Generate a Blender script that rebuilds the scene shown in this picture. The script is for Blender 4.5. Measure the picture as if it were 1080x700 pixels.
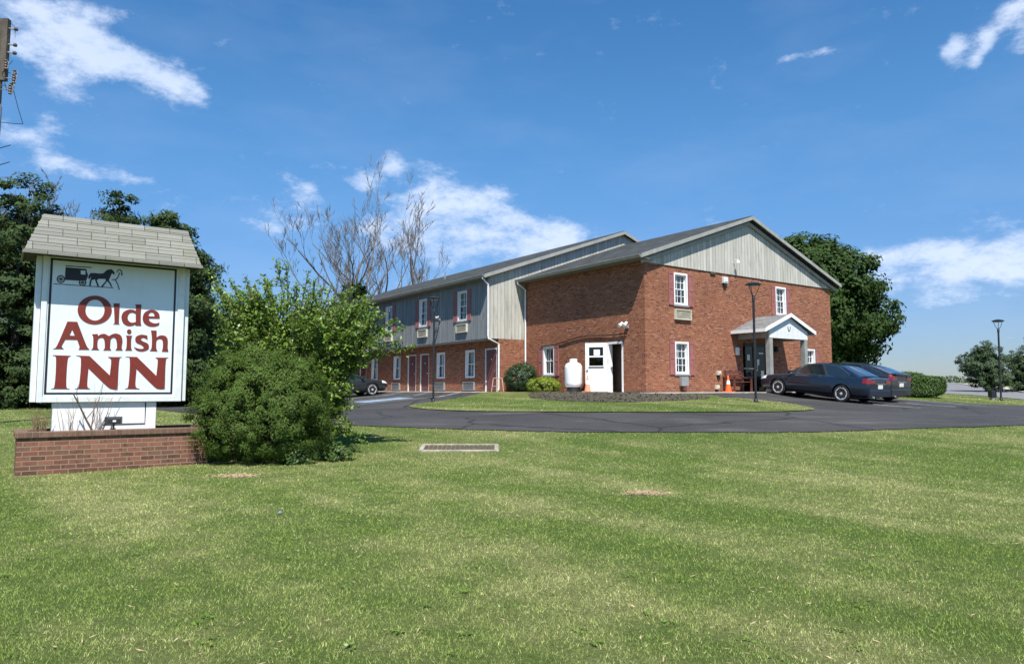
import bpy, bmesh, math, random
import numpy as np
from mathutils import Vector, Matrix
scene = bpy.context.scene
for o in list(bpy.data.objects): bpy.data.objects.remove(o)
R = math.radians
# ------------------------------------------------------------------ camera, sky, sun, exposure
cam = bpy.data.cameras.new("camera"); camo = bpy.data.objects.new("camera", cam)
scene.collection.objects.link(camo); scene.camera = camo
cam.sensor_width = 36; cam.lens = 25.0; cam.clip_start = .1; cam.clip_end = 6000
camo.location = (0, 0, 1.6); camo.rotation_euler = (R(90) + math.atan(60/750), 0, 0)
SUN = Vector((-.092, .61, -1.0)).normalized()          # direction the light travels
SUN_EL = math.asin(-SUN.z)
world = bpy.data.worlds.new("World"); scene.world = world; world.use_nodes = True
SKY_STRENGTH = .11
sl = bpy.data.lights.new("sun", 'SUN'); sl.energy = 5.0; sl.angle = R(.55); sl.color = (1, .955, .88)
so = bpy.data.objects.new("sun", sl); scene.collection.objects.link(so)
so.rotation_euler = SUN.to_track_quat('-Z', 'Y').to_euler(); so.location = (0, -30, 60)
vs = scene.view_settings; vs.view_transform = 'Standard'; vs.look = 'None'; vs.gamma = 1; vs.exposure = .6
vs.use_curve_mapping = False
scene.render.resolution_x = 1024; scene.render.resolution_y = 663

def build_world():
    nt = world.node_tree; N = nt.nodes; L = nt.links; N.clear()
    out = N.new('ShaderNodeOutputWorld'); bg = N.new('ShaderNodeBackground'); L.new(bg.outputs[0], out.inputs[0])
    bg.inputs[1].default_value = SKY_STRENGTH
    sky = N.new('ShaderNodeTexSky'); sky.sky_type = 'NISHITA'; sky.sun_disc = False
    sky.sun_elevation = SUN_EL; sky.sun_rotation = math.atan2(-SUN.x, -SUN.y)
    sky.altitude = 100; sky.air_density = 1.15; sky.dust_density = .15; sky.ozone_density = 3.5
    tc = N.new('ShaderNodeTexCoord'); sep = N.new('ShaderNodeSeparateXYZ'); L.new(tc.outputs['Generated'], sep.inputs[0])
    def m(op, a, b=None, c=None, clamp=False):
        n = N.new('ShaderNodeMath'); n.operation = op; n.use_clamp = clamp
        for i, v in enumerate((a, b, c)):
            if v is None: continue
            if hasattr(v, 'is_linked') or hasattr(v, 'links'): L.new(v, n.inputs[i])
            else: n.inputs[i].default_value = v
        return n.outputs[0]
    az = m('ARCTAN2', sep.outputs[0], sep.outputs[1]); el = m('ARCSINE', sep.outputs[2])
    def noise(scale, det, rough, sx=1.0, off=0.0):
        mp = N.new('ShaderNodeMapping'); mp.inputs['Scale'].default_value = (1, 1, sx); mp.inputs['Location'].default_value = (off, off, off)
        L.new(tc.outputs['Generated'], mp.inputs[0])
        n = N.new('ShaderNodeTexNoise'); n.inputs['Scale'].default_value = scale; n.inputs['Detail'].default_value = det
        n.inputs['Roughness'].default_value = rough; L.new(mp.outputs[0], n.inputs['Vector'])
        return n
    warp = noise(9, 3, .5, 1.6); ws = N.new('ShaderNodeSeparateColor'); L.new(warp.outputs['Color'], ws.inputs[0])
    az = m('MULTIPLY_ADD', m('SUBTRACT', ws.outputs[0], .5), .07, az)
    el = m('MULTIPLY_ADD', m('SUBTRACT', ws.outputs[1], .5), .05, el)
    # cloud banks: azimuth, elevation, half widths, tilt, weight (given as the picture position each bank was seen at)
    banks = [(50, 42, 55, 26, .2, .8), (95, 52, 62, 34, .35, 1.0), (150, 72, 48, 20, .3, .95), (203, 90, 24, 17, .5, 1.1), (50, 6, 70, 10, -.1, .7),
             (15, 55, 50, 26, 0, .55), (45, 158, 60, 18, .35, .7), (105, 180, 50, 13, .25, .6), (150, 192, 26, 8, .2, .4), (52, 129, 13, 7, 0, .6), (60,85,40,22,.8,.5),
             (230, 54, 14, 7, 0, .5), (250, 213, 14, 9, 0, .6), (318, 207, 32, 17, .2, .95), (288, 240, 34, 10, 0, .75), (268,158,16,6,0,.4), (330,170,40,7,0,.35),
             (395, 190, 22, 14, -.6, .7), (415, 172, 16, 10, -.5, .55), (462, 196, 40, 17, .1, .95), (520, 203, 15, 8, -.2, .8),
             (480, 228, 70, 20, .1, .9), (530, 245, 75, 22, .15, 1.1), (575, 252, 60, 14, .12, .8), (420, 252, 70, 18, 0, .75), (500, 275, 90, 22, .1, .7),
             (500, 86, 9, 5, 0, .5), (870, 52, 30, 6, 0, .6), (826, 60, 22, 5, 0, .5), (828, 86, 18, 5, 0, .35),
             (1064, 14, 28, 14, -.6, .9), (1042, 50, 22, 9, -.9, .95), (1011, 46, 10, 15, .5, 1.1), (1090, 40, 18, 25, 0, .8),
             (950, 268, 46, 13, 0, .95), (1020, 276, 70, 16, -.1, .85), (1100, 265, 70, 26, -.2, .85), (995, 312, 60, 10, 0, .55), (930,300,40,16,0,.4),
             (1250, 230, 160, 40, -.1, 1.0), (-150, 120, 120, 40, .2, .9), (-120, 260, 140, 30, 0, .8)]
    tot = None
    for (px, py, rx, ry, tilt, wgt) in banks:
        a, b = (px-540)/750, (350-py)/750; p = math.atan(60/750)
        d = Vector((a, math.cos(p)-b*math.sin(p), math.sin(p)+b*math.cos(p))).normalized()
        ca, ce = math.atan2(d.x, d.y), math.asin(d.z); k = 1/750/math.sqrt(1+a*a+b*b)
        dx = m('SUBTRACT', az, ca); dy = m('SUBTRACT', el, ce)
        c_, s_ = math.cos(tilt), math.sin(tilt)
        ux = m('MULTIPLY_ADD', dx, c_/(rx*k), m('MULTIPLY', dy, -s_/(rx*k)))
        uy = m('MULTIPLY_ADD', dx, s_/(ry*k), m('MULTIPLY', dy, c_/(ry*k)))
        r2 = m('ADD', m('MULTIPLY', ux, ux), m('MULTIPLY', uy, uy))
        g = m('MULTIPLY', m('EXPONENT', m('MULTIPLY', r2, -.9)), wgt)
        tot = g if tot is None else m('ADD', tot, g)
    tot = m('MINIMUM', tot, 1.15)
    n1 = noise(20, 14, .68, 1.9, 3.1).outputs[0]
    dens = m('ADD', m('MULTIPLY', tot, .9), m('MULTIPLY', m('SUBTRACT', n1, .5), 2.6))
    mr = N.new('ShaderNodeMapRange'); mr.interpolation_type = 'SMOOTHSTEP'; L.new(dens, mr.inputs[0])
    mr.inputs[1].default_value = .25; mr.inputs[2].default_value = 1.35; mr.inputs[4].default_value = .85
    # thin veil everywhere low on the right
    n2 = noise(5, 6, .55, 3.0, 7.0).outputs[0]
    shade = noise(10, 5, .5, 1.5, 3.4).outputs[0]
    cl = N.new('ShaderNodeMix'); cl.data_type = 'RGBA'; L.new(shade, cl.inputs[0])
    cl.inputs[6].default_value = (4.0, 4.9, 6.6, 1); cl.inputs[7].default_value = (5.8, 6.3, 7.4, 1)
    hs = N.new('ShaderNodeHueSaturation'); L.new(sky.outputs[0], hs.inputs['Color']); hs.inputs['Saturation'].default_value = 1.28; hs.inputs['Value'].default_value = .99
    mx = N.new('ShaderNodeMix'); mx.data_type = 'RGBA'
    veil = N.new('ShaderNodeMapRange'); L.new(n2, veil.inputs[0]); veil.inputs[1].default_value = .45; veil.inputs[2].default_value = .85; veil.inputs[4].default_value = .09
    f = m('MAXIMUM', mr.outputs[0], veil.outputs[0])
    L.new(f, mx.inputs[0]); low = N.new('ShaderNodeMapRange'); low.interpolation_type = 'SMOOTHSTEP'; L.new(sep.outputs[2], low.inputs[0]); low.inputs[1].default_value = -.02; low.inputs[2].default_value = .38
    tint = N.new('ShaderNodeMix'); tint.data_type = 'RGBA'; L.new(low.outputs[0], tint.inputs[0]); tint.inputs[6].default_value = (.36, .435, .68, 1); tint.inputs[7].default_value = (.92, .92, .93, 1)
    mu = N.new('ShaderNodeMix'); mu.data_type = 'RGBA'; mu.blend_type = 'MULTIPLY'; mu.inputs[0].default_value = 1; L.new(hs.outputs[0], mu.inputs[6]); L.new(tint.outputs[2], mu.inputs[7]); L.new(mu.outputs[2], mx.inputs[6]); L.new(cl.outputs[2], mx.inputs[7])
    L.new(mx.outputs[2], bg.inputs[0])
    world.cycles.sampling_method = 'MANUAL'; world.cycles.sample_map_resolution = 512
build_world()

# ------------------------------------------------------------------ materials
def new_mat(name):
    m = bpy.data.materials.new(name); m.use_nodes = True; nt = m.node_tree
    return m, nt, nt.nodes['Principled BSDF']
class NB:                                                # small node-graph helper
    def __init__(s, nt): s.nt = nt; s.N = nt.nodes; s.L = nt.links; s.tc = s.N.new('ShaderNodeTexCoord')
    def set(s, inp, v):
        if isinstance(v, bpy.types.NodeSocket): s.L.new(v, inp)
        else: inp.default_value = v
    def m(s, op, a, b=0.0, c=None, clamp=False):
        n = s.N.new('ShaderNodeMath'); n.operation = op; n.use_clamp = clamp
        s.set(n.inputs[0], a); s.set(n.inputs[1], b)
        if c is not None: s.set(n.inputs[2], c)
        return n.outputs[0]
    def noise(s, scale, det=4, rough=.55, vec=None, stretch=None):
        n = s.N.new('ShaderNodeTexNoise'); n.inputs['Scale'].default_value = scale; n.inputs['Detail'].default_value = det; n.inputs['Roughness'].default_value = rough
        v = vec or s.tc.outputs['Object']
        if stretch:
            mp = s.N.new('ShaderNodeMapping'); mp.inputs['Scale'].default_value = stretch; s.L.new(v, mp.inputs[0]); v = mp.outputs[0]
        s.L.new(v, n.inputs['Vector']); return n.outputs[0]
    def mix(s, f, a, b, mode='MIX'):
        n = s.N.new('ShaderNodeMix'); n.data_type = 'RGBA'; n.blend_type = mode
        s.set(n.inputs[0], f); s.set(n.inputs[6], a if isinstance(a, bpy.types.NodeSocket) else (*a, 1)); s.set(n.inputs[7], b if isinstance(b, bpy.types.NodeSocket) else (*b, 1))
        return n.outputs[2]
    def ramp(s, f, lo, hi, a=0.0, b=1.0, smooth=True):
        n = s.N.new('ShaderNodeMapRange'); n.interpolation_type = 'SMOOTHSTEP' if smooth else 'LINEAR'
        s.set(n.inputs[0], f); n.inputs[1].default_value = lo; n.inputs[2].default_value = hi; n.inputs[3].default_value = a; n.inputs[4].default_value = b
        return n.outputs[0]
    def bump(s, h, dist, strength=1.0):
        n = s.N.new('ShaderNodeBump'); n.inputs['Distance'].default_value = dist; n.inputs['Strength'].default_value = strength; s.L.new(h, n.inputs['Height']); return n.outputs[0]
def plain(name, c, rough=.6, var=.12, scale=6, metal=0.0, bump=.0, spec=.5, grime=None, coat=0):
    m, nt, b = new_mat(name); g = NB(nt)
    n = g.noise(scale, 6, .6)
    lo = tuple(x*(1-var) for x in c); hi = tuple(min(1, x*(1+var)) for x in c)
    col = g.mix(g.ramp(n, .3, .7), lo, hi)
    if grime: col = g.mix(g.ramp(g.noise(scale*2.3, 8, .7, stretch=(1, 1, .25)), .52, .75, 0, .55), col, grime)
    nt.links.new(col, b.inputs['Base Color']); b.inputs['Roughness'].default_value = rough; b.inputs['Metallic'].default_value = metal
    b.inputs['Specular IOR Level'].default_value = spec; b.inputs['Coat Weight'].default_value = coat
    if bump: nt.links.new(g.bump(g.noise(scale*6, 5), bump), b.inputs['Normal'])
    return m
def brick_mat(name, cols, mortar, bw=.21, rh=.073, ms=.011, plane='xy', bias=0.0):
    m, nt, b = new_mat(name); g = NB(nt); sep = g.N.new('ShaderNodeSeparateXYZ'); g.L.new(g.tc.outputs['Object'], sep.inputs[0])
    cx = g.N.new('ShaderNodeCombineXYZ'); hx = g.m('ADD', sep.outputs[0], sep.outputs[1]); g.L.new(hx, cx.inputs[0]); g.L.new(sep.outputs[2], cx.inputs[1])
    br = g.N.new('ShaderNodeTexBrick'); g.L.new(cx.outputs[0], br.inputs['Vector']); br.inputs['Scale'].default_value = 1
    br.inputs['Brick Width'].default_value = bw; br.inputs['Row Height'].default_value = rh; br.inputs['Mortar Size'].default_value = ms; br.inputs['Mortar Smooth'].default_value = .2
    br.inputs['Color1'].default_value = (0, 0, 0, 1); br.inputs['Color2'].default_value = (1, 1, 1, 1); br.inputs['Mortar'].default_value = (.5, .5, .5, 1)
    cr = g.N.new('ShaderNodeValToRGB'); g.L.new(br.outputs['Color'], cr.inputs[0]); cr.color_ramp.interpolation = 'LINEAR'
    e = cr.color_ramp.elements; e[0].color = (*cols[0], 1); e[0].position = 0; e[1].color = (*cols[-1], 1); e[1].position = 1
    for i, c in enumerate(cols[1:-1]):
        x = e.new((i+1)/(len(cols)-1)); x.color = (*c, 1)
    n = g.noise(11, 2, .8); col = g.mix(g.ramp(n, .5, .68), cr.outputs[0], (cols[-1][0]*1.3, cols[-1][1]*1.3, cols[-1][2]*1.2), 'MIX')
    col = g.mix(.75, cr.outputs[0], col); col = g.mix(g.ramp(g.noise(13.7, 2, .8), .55, .72, 0, .75), col, tuple(q*.6 for q in cols[0]))
    big = g.noise(.6, 5, .6); col = g.mix(g.ramp(big, .3, .75, 0, .28), col, tuple(q*.62 for q in cols[0]))
    col = g.mix(g.ramp(g.noise(1.3, 6, .7, stretch=(1.2, 1.2, .35)), .55, .8, 0, .30), col, (.39, .21, .13))
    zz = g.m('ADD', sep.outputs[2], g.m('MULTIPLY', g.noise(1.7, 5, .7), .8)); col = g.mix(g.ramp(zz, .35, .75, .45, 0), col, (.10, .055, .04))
    col = g.mix(br.outputs['Fac'], col, mortar)
    g.L.new(col, b.inputs['Base Color']); b.inputs['Roughness'].default_value = .88; b.inputs['Specular IOR Level'].default_value = .25
    g.L.new(g.bump(g.m('MULTIPLY_ADD', g.noise(60, 3), .4, g.m('SUBTRACT', 1, br.outputs['Fac'])), .006, .8), b.inputs['Normal'])
    return m
def siding_mat(name, c1, c2, stain, pitch=.205):
    m, nt, b = new_mat(name); g = NB(nt); sep = g.N.new('ShaderNodeSeparateXYZ'); g.L.new(g.tc.outputs['Object'], sep.inputs[0])
    hx = g.m('ADD', sep.outputs[0], sep.outputs[1]); fr = g.m('FRACT', g.m('DIVIDE', hx, pitch)); groove = g.m('LESS_THAN', fr, .11)
    idx = g.m('FLOOR', g.m('DIVIDE', hx, pitch)); wn = g.N.new('ShaderNodeTexWhiteNoise'); wn.noise_dimensions = '1D'; g.L.new(idx, wn.inputs['W'])
    n = g.noise(3, 8, .65, stretch=(3.5, 3.5, .22)); n3 = g.noise(1.1, 6, .6)
    f = g.m('ADD', g.m('MULTIPLY', wn.outputs[0], .35), g.m('MULTIPLY', n, .8))
    col = g.mix(g.ramp(f, .25, .95), c1, c2)
    col = g.mix(g.ramp(g.noise(2.2, 8, .7, stretch=(2.5, 2.5, .5)), .46, .74, 0, .7), col, stain)
    col = g.mix(g.ramp(n3, .5, .8, 0, .25), col, tuple(q*.8 for q in c1))
    col = g.mix(g.m('MULTIPLY', groove, .45), col, tuple(q*.32 for q in c1))
    seam = g.m('LESS_THAN', g.m('FRACT', g.m('DIVIDE', hx, pitch*6)), .012); col = g.mix(g.m('MULTIPLY', seam, .5), col, (.05, .05, .045))
    g.L.new(col, b.inputs['Base Color']); b.inputs['Roughness'].default_value = .85; b.inputs['Specular IOR Level'].default_value = .2
    g.L.new(g.bump(g.m('SUBTRACT', g.m('MULTIPLY', g.noise(30, 4, .6, stretch=(1, 1, .1)), .3), groove), .008, .8), b.inputs['Normal'])
    return m
def shingle_mat(name, cols, axis, bw=.32, rh=.14, gap=.006, dark=.35, moss=None):
    """axis: which object axis runs along the courses; rows follow the slope (z)."""
    m, nt, b = new_mat(name); g = NB(nt); sep = g.N.new('ShaderNodeSeparateXYZ'); g.L.new(g.tc.outputs['Object'], sep.inputs[0])
    cx = g.N.new('ShaderNodeCombineXYZ'); g.L.new(sep.outputs['XYZ'.index(axis)], cx.inputs[0]); g.L.new(sep.outputs[2], cx.inputs[1])
    br = g.N.new('ShaderNodeTexBrick'); g.L.new(cx.outputs[0], br.inputs['Vector']); br.inputs['Scale'].default_value = 1
    br.inputs['Brick Width'].default_value = bw; br.inputs['Row Height'].default_value = rh; br.inputs['Mortar Size'].default_value = gap; br.inputs['Mortar Smooth'].default_value = .1
    br.inputs['Color1'].default_value = (0, 0, 0, 1); br.inputs['Color2'].default_value = (1, 1, 1, 1); br.inputs['Mortar'].default_value = (.5, .5, .5, 1)
    col = g.mix(br.outputs['Color'], cols[0], cols[1]); col = g.mix(g.ramp(g.noise(90, 2, .6), .3, .7, 0, .5), col, cols[2])
    if moss: col = g.mix(g.ramp(g.noise(2.5, 7, .65), .48, .72, 0, .6), col, moss)
    col = g.mix(g.m('MULTIPLY', br.outputs['Fac'], .85), col, tuple(q*dark for q in cols[0]))
    g.L.new(col, b.inputs['Base Color']); b.inputs['Roughness'].default_value = .9; b.inputs['Specular IOR Level'].default_value = .2
    g.L.new(g.bump(g.m('SUBTRACT', g.m('MULTIPLY', g.noise(150, 2), .3), br.outputs['Fac']), .008, .7), b.inputs['Normal'])
    return m
def leaf_mat(name, cols, trans=.3, rough=.5, spec=.4, big=.7, yellow=None, yamt=.06):
    m, nt, b = new_mat(name); g = NB(nt); geo = g.N.new('ShaderNodeNewGeometry')
    r = geo.outputs['Random Per Island']
    col = g.mix(r, cols[0], cols[1]); col = g.mix(g.ramp(g.noise(big, 3), .35, .65, 0, .55), col, cols[2])
    if yellow: col = g.mix(g.m('GREATER_THAN', g.m('FRACT', g.m('MULTIPLY', r, 37.7)), 1-yamt), col, yellow)
    b.inputs['Roughness'].default_value = rough; b.inputs['Specular IOR Level'].default_value = spec; g.L.new(col, b.inputs['Base Color'])
    if trans:
        t = g.N.new('ShaderNodeBsdfTranslucent'); g.L.new(g.mix(.35, col, (.16, .22, .02)), t.inputs['Color'])
        mx = g.N.new('ShaderNodeMixShader'); mx.inputs[0].default_value = trans; out = g.N['Material Output']
        g.L.new(b.outputs[0], mx.inputs[1]); g.L.new(t.outputs[0], mx.inputs[2]); g.L.new(mx.outputs[0], out.inputs[0])
    return m
def glass_mat(name, tint=(.7, .8, .8), refl=.25):
    m, nt, b = new_mat(name); g = NB(nt); out = g.N['Material Output']; g.N.remove(b)
    tr = g.N.new('ShaderNodeBsdfTransparent'); tr.inputs[0].default_value = (*tint, 1)
    gl = g.N.new('ShaderNodeBsdfGlossy'); gl.inputs['Roughness'].default_value = .03
    lw = g.N.new('ShaderNodeLayerWeight'); lw.inputs[0].default_value = .25
    f = g.m('MULTIPLY_ADD', lw.outputs['Fresnel'], 1.0, refl*.4, clamp=True)
    nrm = g.bump(g.noise(1.5, 2), .01, .3); g.L.new(nrm, gl.inputs['Normal'])
    mx = g.N.new('ShaderNodeMixShader'); g.L.new(f, mx.inputs[0]); g.L.new(tr.outputs[0], mx.inputs[1]); g.L.new(gl.outputs[0], mx.inputs[2]); g.L.new(mx.outputs[0], out.inputs[0])
    return m
M = {}
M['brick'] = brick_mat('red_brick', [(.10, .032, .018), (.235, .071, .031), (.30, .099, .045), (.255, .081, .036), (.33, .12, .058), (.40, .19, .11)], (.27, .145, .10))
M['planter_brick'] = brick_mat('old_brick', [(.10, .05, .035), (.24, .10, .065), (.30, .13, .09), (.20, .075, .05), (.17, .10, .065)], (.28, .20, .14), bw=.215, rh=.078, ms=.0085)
M['cap_brick'] = brick_mat('cap_brick', [(.14, .085, .06), (.20, .12, .085), (.16, .085, .06)], (.2, .15, .11), bw=.10, rh=.3, ms=.008)
M['siding'] = siding_mat('weathered_siding', (.41, .40, .355), (.58, .565, .50), (.25, .235, .185))
M['siding_shade'] = siding_mat('shade_toned_siding', (.20, .21, .21), (.30, .31, .31), (.13, .135, .13))  # same siding, with the eave shade on the wing averaged into its colour
M['shingle'] = shingle_mat('dark_roof_shingle', [(.030, .033, .033), (.072, .077, .076), (.048, .052, .05)], 'Y')
M['sign_shingle'] = shingle_mat('weathered_sign_shingle', [(.20, .20, .175), (.28, .28, .24), (.17, .17, .15)], 'X', bw=.42, rh=.142, gap=.006, dark=.3, moss=(.20, .20, .14))
M['sign_shingle_end'] = shingle_mat('weathered_sign_shingle_end', [(.20, .20, .175), (.28, .28, .24), (.17, .17, .15)], 'Y', bw=.42, rh=.142, gap=.006, dark=.3, moss=(.20, .20, .14))
M['porch_shingle'] = shingle_mat('grey_porch_shingle', [(.15, .15, .15), (.25, .25, .25), (.19, .19, .19)], 'Y', bw=.3, rh=.07)
M['trim'] = plain('aged_grey_trim', (.31, .31, .285), .6, .12, 3, grime=(.28, .27, .24))
M['white'] = plain('white_paint', (.80, .80, .79), .45, .05, 4)
M['white_dirty'] = plain('dirty_white_paint', (.70, .72, .71), .5, .07, 5, grime=(.45, .47, .45))
M['sign_face'] = plain('sign_face_white', (.72, .78, .82), .35, .03, 1.4, grime=(.60, .66, .68))
M['sign_red'] = plain('sign_lettering_red', (.185, .026, .015), .45, .08, 9)
M['sign_black'] = plain('sign_black', (.012, .012, .016), .5, .2, 8)
M['shutter'] = plain('faded_maroon_shutter', (.30, .115, .10), .6, .15, 4)
M['door_red'] = plain('maroon_door', (.155, .055, .048), .55, .12, 3)
M['black'] = plain('black_metal', (.02, .02, .022), .45, .2, 8)
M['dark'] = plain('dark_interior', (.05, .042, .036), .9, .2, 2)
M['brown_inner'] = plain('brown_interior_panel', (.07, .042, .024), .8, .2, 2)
M['concrete'] = plain('concrete', (.42, .38, .33), .9, .18, 2.5, bump=.004, grime=(.25, .23, .2))
M['curtain'] = plain('pale_curtain', (.62, .63, .60), .9, .06, 3)
M['beige_metal'] = plain('beige_metal', (.58, .55, .44), .5, .1, 5, grime=(.34, .31, .24))
M['glass'] = glass_mat('window_glass'); M['dark_glass'] = glass_mat('tinted_glass', (.14, .17, .17), .1); M['soffit'] = plain('shadow_toned_soffit', (.16, .155, .14), .9, .1, 3); M['post_grey'] = plain('weathered_grey_post', (.27, .28, .26), .8, .15, 4)  # soffit colour darkened to carry the shadow under the gutter
M['grey_metal'] = plain('grey_metal', (.33, .34, .35), .45, .1, 6, metal=.3)
M['bark'] = plain('bark', (.11, .085, .065), .95, .35, 9, bump=.02)
M['bare_bark'] = plain('dead_grey_bark', (.125, .11, .095), .95, .3, 4)
M['orange'] = plain('orange_plastic', (.80, .13, .02), .5, .1, 6); M['pale_orange'] = plain('sun_bleached_orange', (.80, .28, .16), .6, .1, 6)
M['bench_wood'] = plain('red_stained_wood', (.13, .042, .03), .6, .3, 5)
M['pine_wood'] = plain('bare_pine_wood', (.60, .38, .27), .7, .15, 6)
M['tank'] = plain('white_tank_paint', (.82, .83, .85), .35, .03, 3)
M['rubber'] = plain('tyre_rubber', (.018, .018, .018), .85, .2, 12)
M['alloy'] = plain('alloy_rim', (.60, .61, .62), .35, .06, 8, metal=.25)
M['paint_blue'] = plain('dark_blue_car_paint', (.010, .021, .040), .28, .08, 2, coat=1.0, metal=.35); M['paint_grey'] = plain('dark_grey_car_paint', (.030, .033, .040), .28, .08, 2, coat=1.0, metal=.4)
M['paint_green'] = plain('charcoal_car_paint', (.028, .034, .038), .3, .08, 2, coat=1.0, metal=.3)
M['plastic'] = plain('black_plastic', (.015, .015, .016), .6, .1, 6); M['chrome'] = plain('chrome', (.75, .75, .76), .18, .03, 5, metal=1.0)
M['red_lamp'] = plain('red_lamp_lens', (.20, .006, .006), .15, .1, 20, coat=1); M['clear_lamp'] = plain('clear_lamp_lens', (.75, .78, .8), .1, .1, 20, coat=1)
M['plate'] = plain('number_plate', (.75, .74, .68), .5, .1, 30)
M['car_glass'] = plain('car_window_glass', (.012, .018, .02), .06, .2, 1.2, spec=1.0, coat=1)
M['mulch'] = plain('dark_mulch', (.070, .060, .040), .98, .55, 9, bump=.03)
M['straw'] = plain('dry_straw', (.42, .32, .19), .95, .3, 20)
M['pole_wood'] = plain('weathered_pole_wood', (.10, .085, .068), .95, .3, 3, bump=.01)
M['porcelain'] = plain('porcelain_insulator', (.13, .10, .09), .25, .2, 8); M['steel'] = plain('galvanised_steel', (.40, .41, .42), .45, .15, 6, metal=.5)
def asphalt_mat():
    m, nt, b = new_mat('asphalt'); g = NB(nt)
    col = g.mix(g.ramp(g.noise(.35, 6, .6), .3, .7), (.025, .025, .026), (.046, .045, .045))
    col = g.mix(g.ramp(g.noise(.9, 7, .7, stretch=(.25, 1.2, 1)), .52, .72, 0, .75), col, (.115, .112, .105))
    col = g.mix(g.ramp(g.noise(140, 2, .5), .45, .8, 0, .6), col, (.16, .155, .145))
    v = g.N.new('ShaderNodeTexVoronoi'); v.feature = 'DISTANCE_TO_EDGE'; v.inputs['Scale'].default_value = .35
    wv = g.N.new('ShaderNodeMix'); wv.data_type = 'RGBA'; wv.inputs[0].default_value = .35; nn = g.N.new('ShaderNodeTexNoise'); nn.inputs['Scale'].default_value = 1.3; g.L.new(g.tc.outputs['Object'], nn.inputs['Vector'])
    g.L.new(g.tc.outputs['Object'], wv.inputs[6]); g.L.new(nn.outputs['Color'], wv.inputs[7]); g.L.new(wv.outputs[2], v.inputs['Vector'])
    col = g.mix(g.ramp(v.outputs[0], .0, .02, .8, 0), col, (.015, .015, .015))
    g.L.new(col, b.inputs['Base Color']); b.inputs['Roughness'].default_value = .85; b.inputs['Specular IOR Level'].default_value = .3
    g.L.new(g.bump(g.noise(120, 3), .006, .8), b.inputs['Normal']); return m
M['asphalt'] = asphalt_mat()
M['road'] = plain('worn_road_asphalt', (.17, .17, .17), .9, .1, 3)
def patch_fac(g):
    """0 = fresh green, 1 = dry straw; the same large patches in soil and blades (world position)"""
    p = g.N.new('ShaderNodeNewGeometry').outputs['Position']
    a = g.noise(.28, 5, .62, vec=p); b = g.noise(1.4, 4, .65, vec=p); mp = g.N.new('ShaderNodeMapping'); mp.inputs['Rotation'].default_value = (0, 0, R(48)); g.L.new(p, mp.inputs[0]); c = g.noise(1.0, 3, .5, vec=mp.outputs[0], stretch=(.10, 1.1, 1)); sp_ = g.N.new('ShaderNodeSeparateXYZ'); g.L.new(mp.outputs[0], sp_.inputs[0]); band = g.m('MULTIPLY', g.m('SINE', g.m('MULTIPLY_ADD', sp_.outputs[1], 2.9, g.m('MULTIPLY', a, 3.5))), .020)
    return g.m('ADD', band, g.m('ADD', g.m('ADD', g.m('MULTIPLY', a, .44), g.m('MULTIPLY', b, .24)), g.m('MULTIPLY', c, .32)))
def soil_mat():
    m, nt, b = new_mat('lawn_soil'); g = NB(nt); f = patch_fac(g)
    p = g.N.new('ShaderNodeNewGeometry').outputs['Position']
    col = g.mix(g.ramp(f, .42, .62), (.080, .125, .026), (.23, .23, .09))
    col = g.mix(g.ramp(g.noise(30, 4, .7, vec=p), .35, .7, 0, .6), col, (.035, .06, .016))
    col = g.mix(g.ramp(g.noise(55, 3, .7, vec=p), .5, .8, 0, .5), col, (.26, .24, .12))
    g.L.new(col, b.inputs['Base Color']); b.inputs['Roughness'].default_value = .95; b.inputs['Specular IOR Level'].default_value = .1
    g.L.new(g.bump(g.noise(30, 5, .7, vec=p), .05, .9), b.inputs['Normal']); return m
M['soil'] = soil_mat()
def blade_mat():
    m, nt, b = new_mat('grass_blade'); g = NB(nt); f = patch_fac(g); geo = g.N.new('ShaderNodeNewGeometry'); r = geo.outputs['Random Per Island']
    green = g.mix(r, (.115, .205, .030), (.38, .46, .11)); straw = g.mix(r, (.46, .46, .17), (.86, .79, .46))
    t = g.m('ADD', f, g.m('MULTIPLY', g.m('SUBTRACT', g.m('FRACT', g.m('MULTIPLY', r, 91.3)), .5), .20))
    col = g.mix(g.ramp(t, .43, .70, .0, .85), green, straw)
    pp = geo.outputs['Position']; v1 = g.ramp(g.noise(17, 3, .7, vec=pp), .30, .70, .68, 1.30); v2 = g.m('MULTIPLY', v1, g.m('MULTIPLY_ADD', g.m('FRACT', g.m('MULTIPLY', r, 53.1)), .8, .72))
    sc = g.N.new('ShaderNodeVectorMath'); sc.operation = 'SCALE'; g.L.new(col, sc.inputs[0]); g.L.new(v2, sc.inputs['Scale']); col = sc.outputs[0]
    g.L.new(col, b.inputs['Base Color']); b.inputs['Roughness'].default_value = .6; b.inputs['Specular IOR Level'].default_value = .25
    tr = g.N.new('ShaderNodeBsdfTranslucent'); g.L.new(col, tr.inputs[0]); mx = g.N.new('ShaderNodeMixShader'); mx.inputs[0].default_value = .38
    g.L.new(b.outputs[0], mx.inputs[1]); g.L.new(tr.outputs[0], mx.inputs[2]); g.L.new(mx.outputs[0], g.N['Material Output'].inputs[0]); return m
M['blade'] = blade_mat()

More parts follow.
